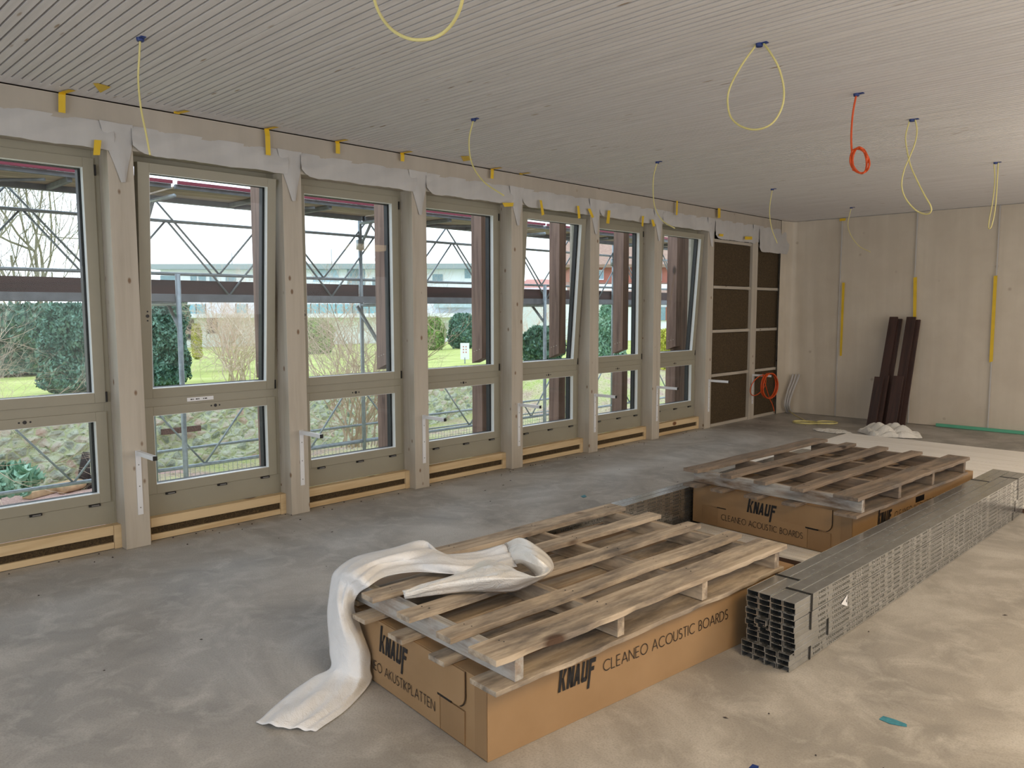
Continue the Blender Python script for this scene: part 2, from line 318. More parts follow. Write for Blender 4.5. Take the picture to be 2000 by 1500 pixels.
# window wall: head beam, outer sheathing, posts
wl = MB()
wl.box(-.15, 0, YB, YE, 2.70, 2.992)
wl.box(-.30, -.15, YB, YE, 2.70, 3.35)
wl.box(-.30, -.10, YB, YE, -.1, .0)
wl.box(-.30, 0, YB, PY[0], 0, 2.70)
for k in range(0, 8): wl.box(-.30, -.15, PY[k]-W, PY[k], 0, 2.70)
wl.box(-.30, -.16, PY[7], YE, 0, 2.70)
tag(wl.build('wall_left', M['limed_y']), **ST)
for k in range(0, 9):
    y1 = PY[k] if k < 8 else PY[k]
    if k == 0: continue
    tag(MB().box(-.15, 0, y1-W, y1, 0, 2.70).build('trim_%d' % k, M['limed_z'], bevel=.003), **ST)
# ------------------------------------------------------------ windows
def ring(mb, x0, x1, y0, y1, z0, z1, oy0, oy1, oz0, oz1, mi=0):
    mb.box(x0, x1, y0, oy0, z0, z1, mi); mb.box(x0, x1, oy1, y1, z0, z1, mi)
    mb.box(x0, x1, oy0, oy1, z0, oz0, mi); mb.box(x0, x1, oy0, oy1, oz1, z1, mi)
def make_window(k, tilt):
    y0 = PY[k]; BWD = S-W
    w = empty('window_%d' % (k+1), (-.15, y0, 0)); tag(w, **ST)
    f = MB(); ring(f, -.085, -.012, 0, BWD, .164, 2.70, .045, BWD-.045, .17, 2.64)
    f.box(-.085, -.012, .045, BWD-.045, .945, 1.018)
    f.build('frame', M['frame'], w, bevel=.002)
    MB().box(-.085, -.010, .012, BWD-.012, .166, .318).build('sill_panel', M['frame'], w, bevel=.002)
    for z0, z1, nm, oz0, oz1 in ((1.013, 2.646, 'upper_sash', 1.08, 2.580), (.320, .951, 'lower_sash', .387, .887)):
        s = MB(); ring(s, -.065, 0, .035, 1.060, z0-z0, z1-z0, .112, .990, oz0-z0, oz1-z0)
        so = s.build(nm, M['frame'], w, loc=(0, 0, z0), bevel=.002)
        if nm == 'upper_sash' and tilt: so.rotation_euler = (0, R(tilt), 0)
        gl = MB().box(-.048, -.044, .100, 1.002, oz0-z0-.012, oz1-z0+.012).build('pane', M['glass'], so)
        gk = MB(); ring(gk, -.100, -.050, .106, .996, oz0-z0-.006, oz1-z0+.006, .116, .972, oz0-z0+.002, oz1-z0-.006)
        bd = MB(); ring(bd, -.044, -.003, .110, .992, oz0-z0-.002, oz1-z0+.002, .115, .987, oz0-z0+.003, oz1-z0-.003); bd.build('daylit_reveal_bead', M['bead'], so)  # white bead ring, its colour puts daylight on the reveal
        gk.build('gasket', M['gasket'], so)
        lk = MB()
        if nm == 'lower_sash':
            for dy, r in ((-.032, .006), (0, .012), (.032, .006)): lk.cyl((-.004, .568+dy, .924-z0), 0, r, .006)
        else:
            for dz, r in ((-.032, .006), (0, .012), (.032, .006)): lk.cyl((-.004, .085, 1.60-z0+dz), 0, r, .006)
        lk.build('lock_fitting', M['black'], so)
    for y in (.21, .60, .955):
        h = MB().box(-.012, .004, y-.036, y+.036, .303, .318).build('hinge', M['black'], w)
        MB().box(.004, .007, y-.022, y+.026, .307, .314).build('hinge_pin', M['steel'], h)
    for z in (2.57, 1.05):
        MB().box(-.012, .006, 1.058, 1.070, z-.035, z+.035).build('hinge', M['black'], w)
    MB().box(-.20, -.086, 0, BWD, 1.040, 1.058).build('outer_sill', M['darkwood_y'], w)
    MB().box(-.20, -.086, 0, BWD, .335, .352).build('outer_sill', M['steel'], w)
    return w
TILT = {1: 0, 0: 0, 2: 4.4, 5: 4.2, 7: 4.0}
wins = []
for k in range(0, 7):
    wins.append(make_window(k, {1: 4.3, 4: 4.2, 6: 4.0}.get(k, 0)))
st = MB().box(-.011, -.0095, .36, .56, .968, .996).build('sticker', M['whitepaint'], wins[1])
sk = MB()
for a, b in ((.385, .40), (.404, .41), (.425, .44), (.444, .452), (.48, .487), (.492, .51)): sk.box(-.0095, -.009, a, b, .978, .986)
sk.build('sticker_print', M['ink'], st)
# slatted timber base below each window
for k in range(0, 7):
    y0, y1 = PY[k], PY[k+1]-W
    b = MB(); b.box(-.16, -.085, y0+.035, y1-.05, .098, .164); b.box(-.16, -.085, y0+.035, y1-.05, .004, .046)
    b.box(-.16, -.085, y0, y0+.033, .0, .164); b.box(-.16, -.085, y1-.048, y1, .0, .164)
    o = tag(b.build('baseboard_left', M['honey_y'], bevel=.002), **ST)
    MB().box(-.16, -.105, y0+.03, y1-.045, .04, .10).build('fibre_infill', M['insulation'], o)
# two insulated bays at the far end
zb = [(.03, .70), (.74, 1.315), (1.355, 1.925), (1.965, 2.56)]
nms = ['bottom', 'second lowest', 'second highest', 'top']
for bay, (ya, yb) in enumerate(((PY[7], PY[8]-W), (PY[8], 11.6))):
    for i, (a, b) in enumerate(zb):
        mb = MB(); n = 12
        rnd = random.Random(bay*10+i)
        mb.box(-.12, -.035-rnd.random()*.01, ya+.045, yb-.005, a+.005, b-.005)
        tag(mb.build('insulation_panel', M['insulation'], bevel=.006), 'dark brown insulation block, %s of four in the %s bay beyond the windows' % (nms[i], ('first', 'corner')[bay]), 'insulation', 'wood fibre insulation blocks between the battens')
    t = MB()
    for z in (0, .70, 1.315, 1.925, 2.56): t.box(-.12, -.02, ya+.04, yb, z, z+.04)
    t.box(-.15, -.03, ya, ya+.045, 0, 2.7); t.box(-.13, -.05, yb-.03, yb+.06, 0, 2.7)
    tag(t.build('trim_%d' % (10+bay), M['honey_y'] if 0 else M['limed_y'], bevel=.002), **ST)
    tag(MB().box(-.14, -.1, ya, yb, 2.58, 2.70).build('trim_%d' % (12+bay), M['black']), **ST)  # black box painted as the dark gap above the insulation blocks
# end wall membrane with soft folds
g_ = MB(); nx, nz = 160, 40
def endpt(u, z):
    # u: 0..1 across a short return along the window wall, then the far wall
    L = u*(.38+6.0)
    if L < .38:
        t = L/.38; x = .012+.05*t**3; y = 11.56+.33*t
    else: x = .06+(L-.38); y = 11.90+.02*min(1, (L-.38)/.5)
    fold = math.exp(-max(0, x)/.55)*.022*math.sin(x*13+z*.7)*min(1, (3-z)*.6)
    return (x, y-abs(fold)+.004*math.sin(x*3+z*2)*.5, z)
us = np.linspace(0, 1, nx+1)
vs = [endpt(u, z) for z in np.linspace(0.005, 2.995, nz+1) for u in us]
fs = [(j*(nx+1)+i, j*(nx+1)+i+1, (j+1)*(nx+1)+i+1, (j+1)*(nx+1)+i) for j in range(nz) for i in range(nx)]
g_.add(vs, fs)
em = g_.build('wall_membrane', M['membrane'], smooth=True); tag(em, 'beige vapour membrane stretched over the far wall with vertical seams', 'membrane')
for x in (.80, 1.845, 2.85, 3.88, 4.9):
    MB().box(x-.006, x+.006, 11.890, 11.905, .01, 2.99).build('seam', M['flap'], em)
# ------------------------------------------------------------ membrane over the head beam
vm = empty('beam_membrane', (0, 0, 2.7), label='grey white membrane hanging ragged from the head beam above the windows', cat='membrane')
MB().box(.001, .004, YB+.1, 11.9, 2.845-2.7, 2.985-2.7).build('cover_strip', M['beam'], vm)
for k in range(0, 9):
    rnd = random.Random(40+k)
    ya = PY[k]-.01; yb = (PY[k+1]-W*.75 if k < 8 else 11.86)
    zbot = 2.683 if k < 7 else (2.60 if k == 7 else 2.49)
    n, m_ = 30, 8; vs = []
    for j in range(m_+1):
        for i in range(n+1):
            t = i/n; y = ya+(yb-ya)*t; corner = max(0, 1-t/.09)**2*.05
            z1 = zbot+corner+.003*math.sin(t*17+k)+.005*rnd.uniform(-.5, .5)*(j == m_)
            z = 2.862+(z1-2.862)*j/m_
            x = .006+.022*math.sin(j/m_*math.pi*.75)*(.6+.4*math.sin(t*7+k))+.006*math.sin(t*23+j)
            vs.append((x, y, z-2.7))
    fs = [(j*(n+1)+i, j*(n+1)+i+1, (j+1)*(n+1)+i+1, (j+1)*(n+1)+i) for j in range(m_) for i in range(n)]
    MB().add(vs, fs).build('flap', M['flap'] if k != 3 else M['flap'], vm, smooth=True)
    if 1 <= k <= 8:
        y1 = PY[k]; y0 = y1-W; pts = []
        prof = [(2.865, y0-.045, y1+.0), (2.70, y0+.0, y1-.01), (2.60, y0+.04, y1-.035), (2.485, y0+.075, y1-.06)]
        if k == 8: prof = [(2.865, y0-.04, y1), (2.62, y0, y1)]
        tv = []
        for z, a, b in prof:
            for q in range(4): tv.append((.014+.01*math.sin(q*2+z*9), a+(b-a)*q/3, z-2.7))
        tf = [(j*4+i, j*4+i+1, (j+1)*4+i+1, (j+1)*4+i) for j in range(len(prof)-1) for i in range(3)]
        MB().add(tv, tf).build('tongue', M['flap'], vm, smooth=True)
# ------------------------------------------------------------ yellow tapes
TG = 'yellow adhesive tape strips'
tg = 'yellow adhesive tape strip'
def tape_poly(pix, ax, val, lab, grp=TG, mat='yellow_tape', cat='tape', th=.0015):
    P = [at(a, b, ax, val) for a, b in pix]; d = np.zeros(3); d[ax] = (th if ax == 0 else -th)
    n = len(P); vs = [tuple(p) for p in P]+[tuple(p+d) for p in P]
    fs = [tuple(range(n))[::-1], tuple(range(n, 2*n))]+[(i, (i+1) % n, n+(i+1) % n, n+i) for i in range(n)]
    return tag(MB().add(vs, fs).build('tape', M[mat]), lab, cat, grp)
def bent_tape(top, bot, lab):
    """strip stuck under the ceiling that folds down the beam"""
    P = [np.array([.07, at(*top, 0, .03)[1], 2.996])]
    a = at(*top, 0, .034); b = at(*bot, 0, .036); w = .02
    mb = MB(); c0 = (a[0], a[1], min(a[2], 2.99)); c1 = ((a[0]+b[0])/2+.006, (a[1]+b[1])/2, (a[2]+b[2])/2); c2 = tuple(b)
    q = [(.13, c0[1]+.03, 2.995), c0, c1, c2]
    vs = []
    for p in q: vs += [(p[0], p[1]-w, p[2]), (p[0], p[1]+w, p[2])]
    mb.add(vs, [(0, 1, 3, 2), (2, 3, 5, 4), (4, 5, 7, 6)])
    return tag(mb.build('tape', M['yellow_tape']), lab, 'tape', TG)
bent_tape((120, 150), (121, 220), 'long yellow tape folded from ceiling down the beam, leftmost of all')
bent_tape((345, 198), (345, 222), 'short yellow tape bent between ceiling and beam right of the leftmost hanging cable')
bent_tape((520, 228), (524, 303), 'longest yellow tape strip hanging down the beam above the second window')
bent_tape((658, 262), (660, 300), 'yellow tape strip hanging down the beam above the third window')
bent_tape((785, 292), (786, 315), 'narrow yellow tape sliver on the beam near the fourth post')
bent_tape((961, 317), (961, 349), 'yellow tape strip on the beam just right of the curled cable tip')
bent_tape((1017, 328), (1018, 341), 'tiny yellow tape piece at ceiling edge right of the curled cable')
tape_poly([(182, 163), (192, 163), (216, 170), (196, 181)], 2, 2.996, 'crumpled yellow tape stuck flat on ceiling between two folded strips at the left')
tape_poly([(900, 305), (918, 305), (922, 312), (905, 315)], 2, 2.996, 'small flat yellow tape on the ceiling edge behind the curled cable')
tape_poly([(184, 273), (198, 274), (195, 303), (182, 303)], 0, .05, 'square yellow tape strip hanging at the right end of the first window head')
tape_poly([(981, 396), (1003, 396), (1002, 403), (985, 404)], 0, .05, 'flat horizontal yellow tape at the right top corner of the fourth window')
for pix, lab in (([(1054, 391), (1058, 391), (1063, 419), (1058, 421)], 'yellow tape strip hanging left of centre above the fifth window'),
                 ([(1127, 402), (1131, 402), (1134, 426), (1129, 427)], 'yellow tape strip hanging at the right end above the fifth window'),
                 ([(1148, 408), (1153, 407), (1160, 424), (1156, 426)], 'slanted yellow tape on the post right of the fifth window'),
                 ([(1187, 411), (1192, 411), (1190, 437), (1184, 436)], 'yellow tape strip hanging above the left half of the sixth window'),
                 ([(1254, 422), (1258, 422), (1256, 443), (1253, 441)], 'yellow tape strip hanging at the right end above the sixth window'),
                 ([(1272, 429), (1276, 429), (1280, 441), (1275, 443)], 'slanted yellow tape on the post between the sixth and seventh window'),
                 ([(1321, 392), (1324, 392), (1323, 420), (1320, 420)], 'thin yellow tape on the beam above the seventh window'),
                 ([(1402, 397), (1407, 397), (1407, 425), (1402, 426)], 'thin yellow tape on the beam above the first insulated bay'),
                 ([(1405, 457), (1413, 457), (1412, 462), (1404, 461)], 'small yellow tape scrap at the top of the first insulated bay'),
                 ([(1455, 462), (1469, 462), (1469, 468), (1455, 468)], 'small flat yellow tape on the post between the two insulated bays')):
    tape_poly(pix, 0, .05, lab)
tape_poly([(1645, 552), (1650, 552), (1644, 695), (1640, 695)], 1, 11.885, 'long yellow tape on the left seam of the far wall')
tape_poly([(1784, 542), (1791, 541), (1789, 640), (1783, 640)], 1, 11.885, 'long yellow tape on the far wall seam above the leaning boards')
tape_poly([(1941, 539), (1948, 538), (1939, 706), (1932, 708)], 1, 11.885, 'longest yellow tape on the far wall, rightmost seam')
tape_poly([(1640, 427), (1652, 426), (1651, 431), (1640, 432)], 1, 11.885, 'small yellow tape at the top of the left seam of the far wall')
tag(MB().box(2.22, 8.0, 11.86, 11.888, .004, .045).build('floor_edge_tape', M['green_tape']), 'mint green edge strip along the foot of the far wall', 'edge strip')
# ------------------------------------------------------------ shelf brackets on the posts
def make_bracket():
    r = empty('shelf_bracket', (0, 0, .23)); v = MB().box(.0, .006, -.018, .018, 0, .45).build('wall_plate', M['whitepaint'], r, bevel=.001)
    for z in (.05, .2, .35, .12): MB().cyl((.006, 0, z), 0, .0045, .002, 10).build('screw', M['steel'], v) if z != .12 else None
    MB().box(.006, .30, -.014, .014, .418, .448).build('arm', M['whitepaint'], r, bevel=.001)
    MB().box(.30, .304, -.014, .014, .418, .448).build('end_cap', M['black'], r)
    return r
br0 = make_bracket()
ordn = ['first', 'second', 'third', 'fourth', 'fifth', 'sixth', 'seventh', 'eighth']
for k in range(8):
    b = br0 if k == 0 else copy_tree(br0)
    b.location = (0.001, PY[k+1]-.062, .23)
    tag(b, 'white steel shelf bracket on the %s timber post from the left%s' % (ordn[k], ', holding the orange coil' if k == 7 else ''), 'bracket', 'white shelf brackets on the window posts')
# ------------------------------------------------------------ ceiling cables
def cable(pts, r, mat, lab, capat, kindname='ceiling_cable', cat='cable', grp=None, cap=True):
    base = np.array(capat); e = empty(kindname, base, label=lab, cat=cat)
    if grp: e['group'] = grp
    P = [np.array(p)-base for p in pts]; MB().tube(spline(P, 8), r, 8).build('conduit', M[mat], e, smooth=True)
    if cap:
        c_ = MB(); c_.tube([(0, 0, .0), (0, 0, -.016)], [.02, .017], 10); c_.box(-.01, .045, -.012, .012, -.006, -.001); c_.build('plug', M['blue_cap'], e)
    return e
CG = 'pale yellow conduits hanging from the ceiling'
def hang(y, pix, lab, x0, mat='cable', r=.0052):
    base = (x0, y, 3.0); return cable([base]+[tuple(at(a, b, 1, y)) for a, b in pix], r, mat, lab, base, grp=CG if mat == 'cable' else None)
hang(1.59, [(272, 110), (270, 155), (275, 210), (285, 260), (293, 303)], 'nearly straight pale yellow conduit stub hanging in front of the second window, leftmost', 1.37)
hang(3.9, [(916, 275), (922, 320), (945, 355), (984, 382)], 'curled pale yellow conduit stub hanging above the fourth window', 1.336)
hang(6.2, [(1276, 350), (1278, 400), (1293, 430), (1318, 446)], 'curled pale yellow conduit stub hanging before the seventh window', 1.35)
hang(8.5, [(1503, 410), (1507, 445), (1518, 475)], 'short pale yellow conduit stub hanging before the corner insulation bay', 1.35)
hang(10.78, [(1656, 440), (1665, 465), (1680, 482), (1700, 492)], 'faint pale curled conduit stub hanging before the far wall near the corner', 1.357)
def loopc(y, pix, lab, x0): 
    base = (x0, y, 3.0); p = [tuple(at(a, b, 1, y+(.02*math.sin(i)))) for i, (a, b) in enumerate(pix)]
    return cable([(x0-.015, y, 3.0)]+p+[(x0+.02, y, 3.0)],   .0052, 'cable', lab, base, grp=CG)
loopc(3.86, [(1450, 125), (1428, 165), (1421, 195), (1427, 228), (1448, 247), (1478, 253), (1508, 241), (1527, 210), (1531, 175), (1522, 135), (1506, 105)], 'large teardrop loop of pale yellow conduit hanging from the ceiling', 3.545)
loopc(6.14, [(1769, 265), (1771, 290), (1778, 322), (1790, 350), (1805, 380), (1818, 403), (1817, 415), (1806, 418), (1788, 410), (1769, 388), (1761, 362), (1766, 332), (1776, 308), (1787, 280), (1791, 255)], 'twisted figure eight loop of pale yellow conduit right of the orange cable', 3.566)
loopc(8.46, [(1943, 350), (1939, 392), (1932, 430), (1931, 446), (1937, 440), (1944, 405), (1948, 350)], 'narrow loop of pale yellow conduit at the right edge', 3.57)
_c = at(820, 78, 1, 1.58)
loopc(1.58, [(722, -60), (727, -20), (735, 12), (748, 38), (768, 60), (794, 74), (820, 78), (850, 73), (875, 56), (893, 30), (903, 0), (905, -30), (898, -80)], 'large pale yellow conduit loop cut by the top edge of the photo', 3.545)
base = (3.54, 5.17, 3.0); th = np.linspace(0, 2*math.pi*2.6, 60)
op = [(1666, 220), (1663, 255), (1663, 285)]
coil = [(1679+16*math.cos(t+2.6)+3*math.sin(1.37*t)+.25*(28)*math.sin(t+2.6)*.35, 314+26*math.sin(-(t+2.6))*-1+2.5*math.cos(.77*t)) for t in th]
P_ = [tuple(at(a, b, 1, 5.17)) for a, b in op]+[tuple(at(a, b, 1, 5.17+.01*math.sin(i*1.3))) for i, (a, b) in enumerate(coil)]
cable([base]+P_[::1], .0065, 'orange', 'orange cable hanging from the ceiling, ending in a small coil', base)
# orange coil on the last bracket
cc = (.24, PY[8]-.04, .60)
ob = empty('cable_coil', cc, label='orange cable coil hung over the bracket in the corner', cat='cable')
pts = []
for i in range(150):
    t = i/150*2*math.pi*5; j = i/150; r = .185+.012*math.sin(j*31)
    pts.append((.02*math.sin(j*19)+.05*math.cos(t)*.5, r*math.cos(t)+.10*(.5 if j > .8 else .4)+.01*math.sin(j*40), r*math.sin(t)-.10))
MB().tube(spline(pts, 2), .008, 6).build('coil', M['orange'], ob, smooth=True)
pts = []
for i in range(40):
    t = i/40*2*math.pi*1.25; pts.append((-.10+.05*math.sin(t), -.12+.22*math.cos(t), -.08+.15*math.sin(t)))
pts += [(-.08, .20, -.28), (-.08, .30, -.38), (-.06, .34, -.5)]
MB().tube(spline(pts, 3), .007, 6).build('loose_turn', M['orange'], ob, smooth=True)
# conduits in the corner and yellow floor coil
fc = empty('corner_conduits', (.2, 11.6, 0), label='bundle of grey flexible conduits rising from the floor against the corner', cat='conduit')
for i in range(3):
    pb = [at(1537+i*4, 806, 2, .0), at(1533+i*4, 790, 1, 11.66), at(1538+i*5, 765, 1, 11.75), at(1545+i*5.5, 745, 1, 11.80), at(1549+i*6, 731, 1, 11.83)]
    MB().tube(spline([p-np.array([.2, 11.6, 0]) for p in pb], 6), .017, 8).build('conduit', M['flap'], fc, smooth=True)
yc = empty('floor_cable', (.8, 11.0, 0), label='pale yellow cable lying in two flat coils on the floor by the corner', cat='cable')
pts = [at(1538, 800, 2, .05), at(1555, 812, 2, .02), at(1575, 822, 2, .01)]
pts = [p-np.array([.8, 11.0, 0]) for p in pts]
for i in range(70):
    t = i/70*2*math.pi*5; r = .17+.012*math.sin(i*.9); cx, cy = (-.02, -.10) if i < 40 else (.24, .02)
    pts.append(np.array((cx+r*math.cos(t)*(1 if i < 40 else .75), cy+r*math.sin(t)*.8, .008+.0004*i)))
MB().tube(spline(pts, 4), .007, 6).build('coil', M['cable'], yc, smooth=True)
# ------------------------------------------------------------ dark boards leaning on the far wall
def lean(x0, wd_, th, yb, yt, length, lab):
    a = math.atan2(yt-yb, 1.52); o = MB().box(0, wd_, 0, th, 0, length).build('leaning_board', M['espresso'], loc=(x0, yb, .004+0*th), rot=(-a, 0, 0), bevel=.002)
    return tag(o, lab, 'board', 'dark stained boards leaning on the far wall')
lean(1.625, .11, .03, 11.29, 11.80, 1.58, 'tall dark stained board leaning on the far wall, rear left')
lean(1.575, .11, .03, 11.22, 11.76, 1.62, 'tall dark stained board leaning on the far wall, left front')
lean(1.86, .11, .03, 11.34, 11.82, 1.56, 'tall dark stained board leaning on the far wall, rear right')
lean(1.80, .12, .03, 11.26, 11.77, 1.61, 'tall dark stained board leaning on the far wall, right front')
lean(1.63, .11, .03, 11.10, 11.62, .76, 'short dark board end leaning before the left tall pair, rear')
lean(1.575, .12, .03, 11.03, 11.56, .74, 'short dark board end leaning before the left tall pair, front')
lean(1.80, .13, .03, 11.10, 11.62, .76, 'short dark board end leaning before the right tall pair')
# ------------------------------------------------------------ white grooved ceiling panels stacked on the floor
def panel(x0, x1, y0, y1, z1, lab):
    mb = MB(); n = 18; p = (y1-y0)/n
    mb.box(x0, x1, y0, y1, .002, z1-.014, 1)
    for i in range(n): mb.box(x0, x1, y0+i*p+.003, y0+(i+1)*p-.003, z1-.014, z1)
    return tag(mb.build('acoustic_panel', [M['panelwhite'], M['groove']]), lab, 'panel', 'white grooved ceiling panels lying on the floor')
M['panelwhite'] = wood('white_limed_panel', srgb(244, 241, 236), srgb(232, 228, 220), 0, grain=20)
panel(2.56, 3.755, 4.73, 5.76, .05, 'white grooved panel under the front edge of the rear carton')
panel(2.56, 3.755, 5.77, 6.80, .05, 'white grooved panel under the back of the rear carton')
panel(1.66, 6.0, 7.26, 8.20, .05, 'white grooved panel lying right behind the rear pallet')
panel(1.67, 6.1, 8.21, 9.16, .05, 'white grooved panel lying in the middle behind the rear pallet')
panel(1.68, 6.1, 9.17, 10.11, .05, 'white grooved panel lying nearest the far wall')
# ------------------------------------------------------------ cartons with print
def ribbon(mb, pts, w, X, mi=0):
    """pts in (u,v); X maps (u,v,h) to 3D; thin raised print"""
    for (a, b) in zip(pts[:-1], pts[1:]):
        d = np.array(b)-np.array(a); L = np.hypot(*d)
        if L < 1e-6: continue
        d = d/L; n = np.array([-d[1], d[0]])*w/2; e = d*w*.3
        q = [np.array(a)-e+n, np.array(a)-e-n, np.array(b)+e-n, np.array(b)+e+n]
        mb.add([X(*p) for p in q], [(0, 1, 2, 3)], mi)
def arc(cx, cy, rx, ry, a0, a1, n=14): return [(cx+rx*math.cos(R(a0+(a1-a0)*i/n)), cy+ry*math.sin(R(a0+(a1-a0)*i/n))) for i in range(n+1)]
GL = {'C': (.86, [arc(.5, .5, .5, .5, 50, 310)]), 'L': (.5, [[(0, 1), (0, 0), (.45, 0)]]), 'E': (.52, [[(.46, 1), (0, 1), (0, 0), (.46, 0)], [(0, .52), (.42, .52)]]),
      'A': (.8, [[(0, 0), (.4, 1), (.8, 0)], [(.13, .33), (.67, .33)]]), 'N': (.74, [[(0, 0), (0, 1), (.72, 0), (.72, 1)]]), 'O': (1.0, [arc(.5, .5, .5, .5, 0, 360, 24)]),
      'U': (.66, [[(0, 1), (0, .32)]+arc(.32, .32, .32, .32, 180, 360)+[(.64, 1)]]), 'S': (.5, [arc(.24, .75, .22, .25, 40, 270, 12)+arc(.24, .25, .24, .25, 90, -140, 12)]),
      'T': (.54, [[(0, 1), (.54, 1)], [(.27, 1), (.27, 0)]]), 'I': (.04, [[(0, 1), (0, 0)]]), 'B': (.5, [[(0, 0), (0, 1), (.2, 1)]+arc(.2, .76, .22, .24, 90, -90, 8)+[(0, .52)], [(.2, .52)]+arc(.22, .26, .25, .26, 90, -90, 8)+[(0, 0)]]),
      'R': (.5, [[(0, 0), (0, 1), (.2, 1)]+arc(.2, .74, .24, .26, 90, -90, 8)+[(0, .48)], [(.18, .48), (.5, 0)]]), 'D': (.74, [[(0, 0), (0, 1), (.22, 1)]+arc(.22, .5, .5, .5, 90, -90, 14)+[(0, 0)]]),
      'K': (.58, [[(0, 0), (0, 1)], [(.5, 1), (.02, .5), (.56, 0)]]), 'P': (.46, [[(0, 0), (0, 1), (.2, 1)]+arc(.2, .74, .24, .26, 90, -90, 8)+[(0, .48)]]), ' ': (.3, [])}
def thintext(s, u0, u1, v0, h, X, name, parent, mat='inkthin'):
    tot = sum(GL[c][0]+.2 for c in s)-.2; k = (u1-u0)/tot; mb = MB(); u = u0
    for c in s:
        if c == ' ' and mb.v: mb.build(name, M[mat], parent); mb = MB()
        wd_, st_ = GL[c]
        for pl in st_: ribbon(mb, [(u+a*k, v0+b*h) for a, b in pl], h*.085, X)
        u += (wd_+.2)*k
    return mb.build(name, M[mat], parent)
def logo(u0, v0, wd_, h, X, parent):
    """heavy slanted word KNAUF, tall k, long f"""
    mb = MB(); sh = .26
    def poly(pts): 
        q = [(u0+(x+sh*y)*wd_/4.55, v0+y*h) for x, y in pts]; mb.add([X(*p) for p in q], [tuple(range(len(q)))])
    s = .30
    poly([(0, 0), (s, 0), (s, 1.42), (0, 1.42)])
    poly([(s, .42), (s+.12, .60), (.52, 1), (.85, 1), (.50, .55), (.28, .40)]); poly([(s, .62), (.52, .62), (.90, 0), (.56, 0)])
    x = 1.0; poly([(x, 0), (x+s-.02, 0), (x+s-.02, 1), (x, 1)]); poly([(x+.5, 0), (x+.5+s-.02, 0), (x+.5+s-.02, 1), (x+.5, 1)]); poly([(x+.02, 1), (x+.30, 1), (x+.76, 0), (x+.48, 0)])
    x = 1.82; poly([(x, 0), (x+.27, 0), (x+.50, 1), (x+.28, 1)]); poly([(x+.28, 1), (x+.54, 1), (x+.82, 0), (x+.55, 0)]); poly([(x+.2, .2), (x+.6, .2), (x+.55, .4), (x+.25, .4)])
    x = 2.76; poly([(x, .1), (x+.27, .1), (x+.27, 1), (x, 1)]); poly([(x+.5, .1), (x+.77, .1), (x+.77, 1), (x+.5, 1)]); poly([(x, .14), (x+.1, .0), (x+.67, .0), (x+.77, .14), (x+.77, .22), (x, .22)])
    x = 3.65; poly([(x, -.42), (x+.28, -.42), (x+.28, 1), (x, 1)]); poly([(x+.28, .78), (x+.78, .78), (x+.78, 1), (x+.28, 1)]); poly([(x+.28, .40), (x+.66, .40), (x+.66, .60), (x+.28, .60)])
    return mb.build('logo_print', M['ink'], parent)
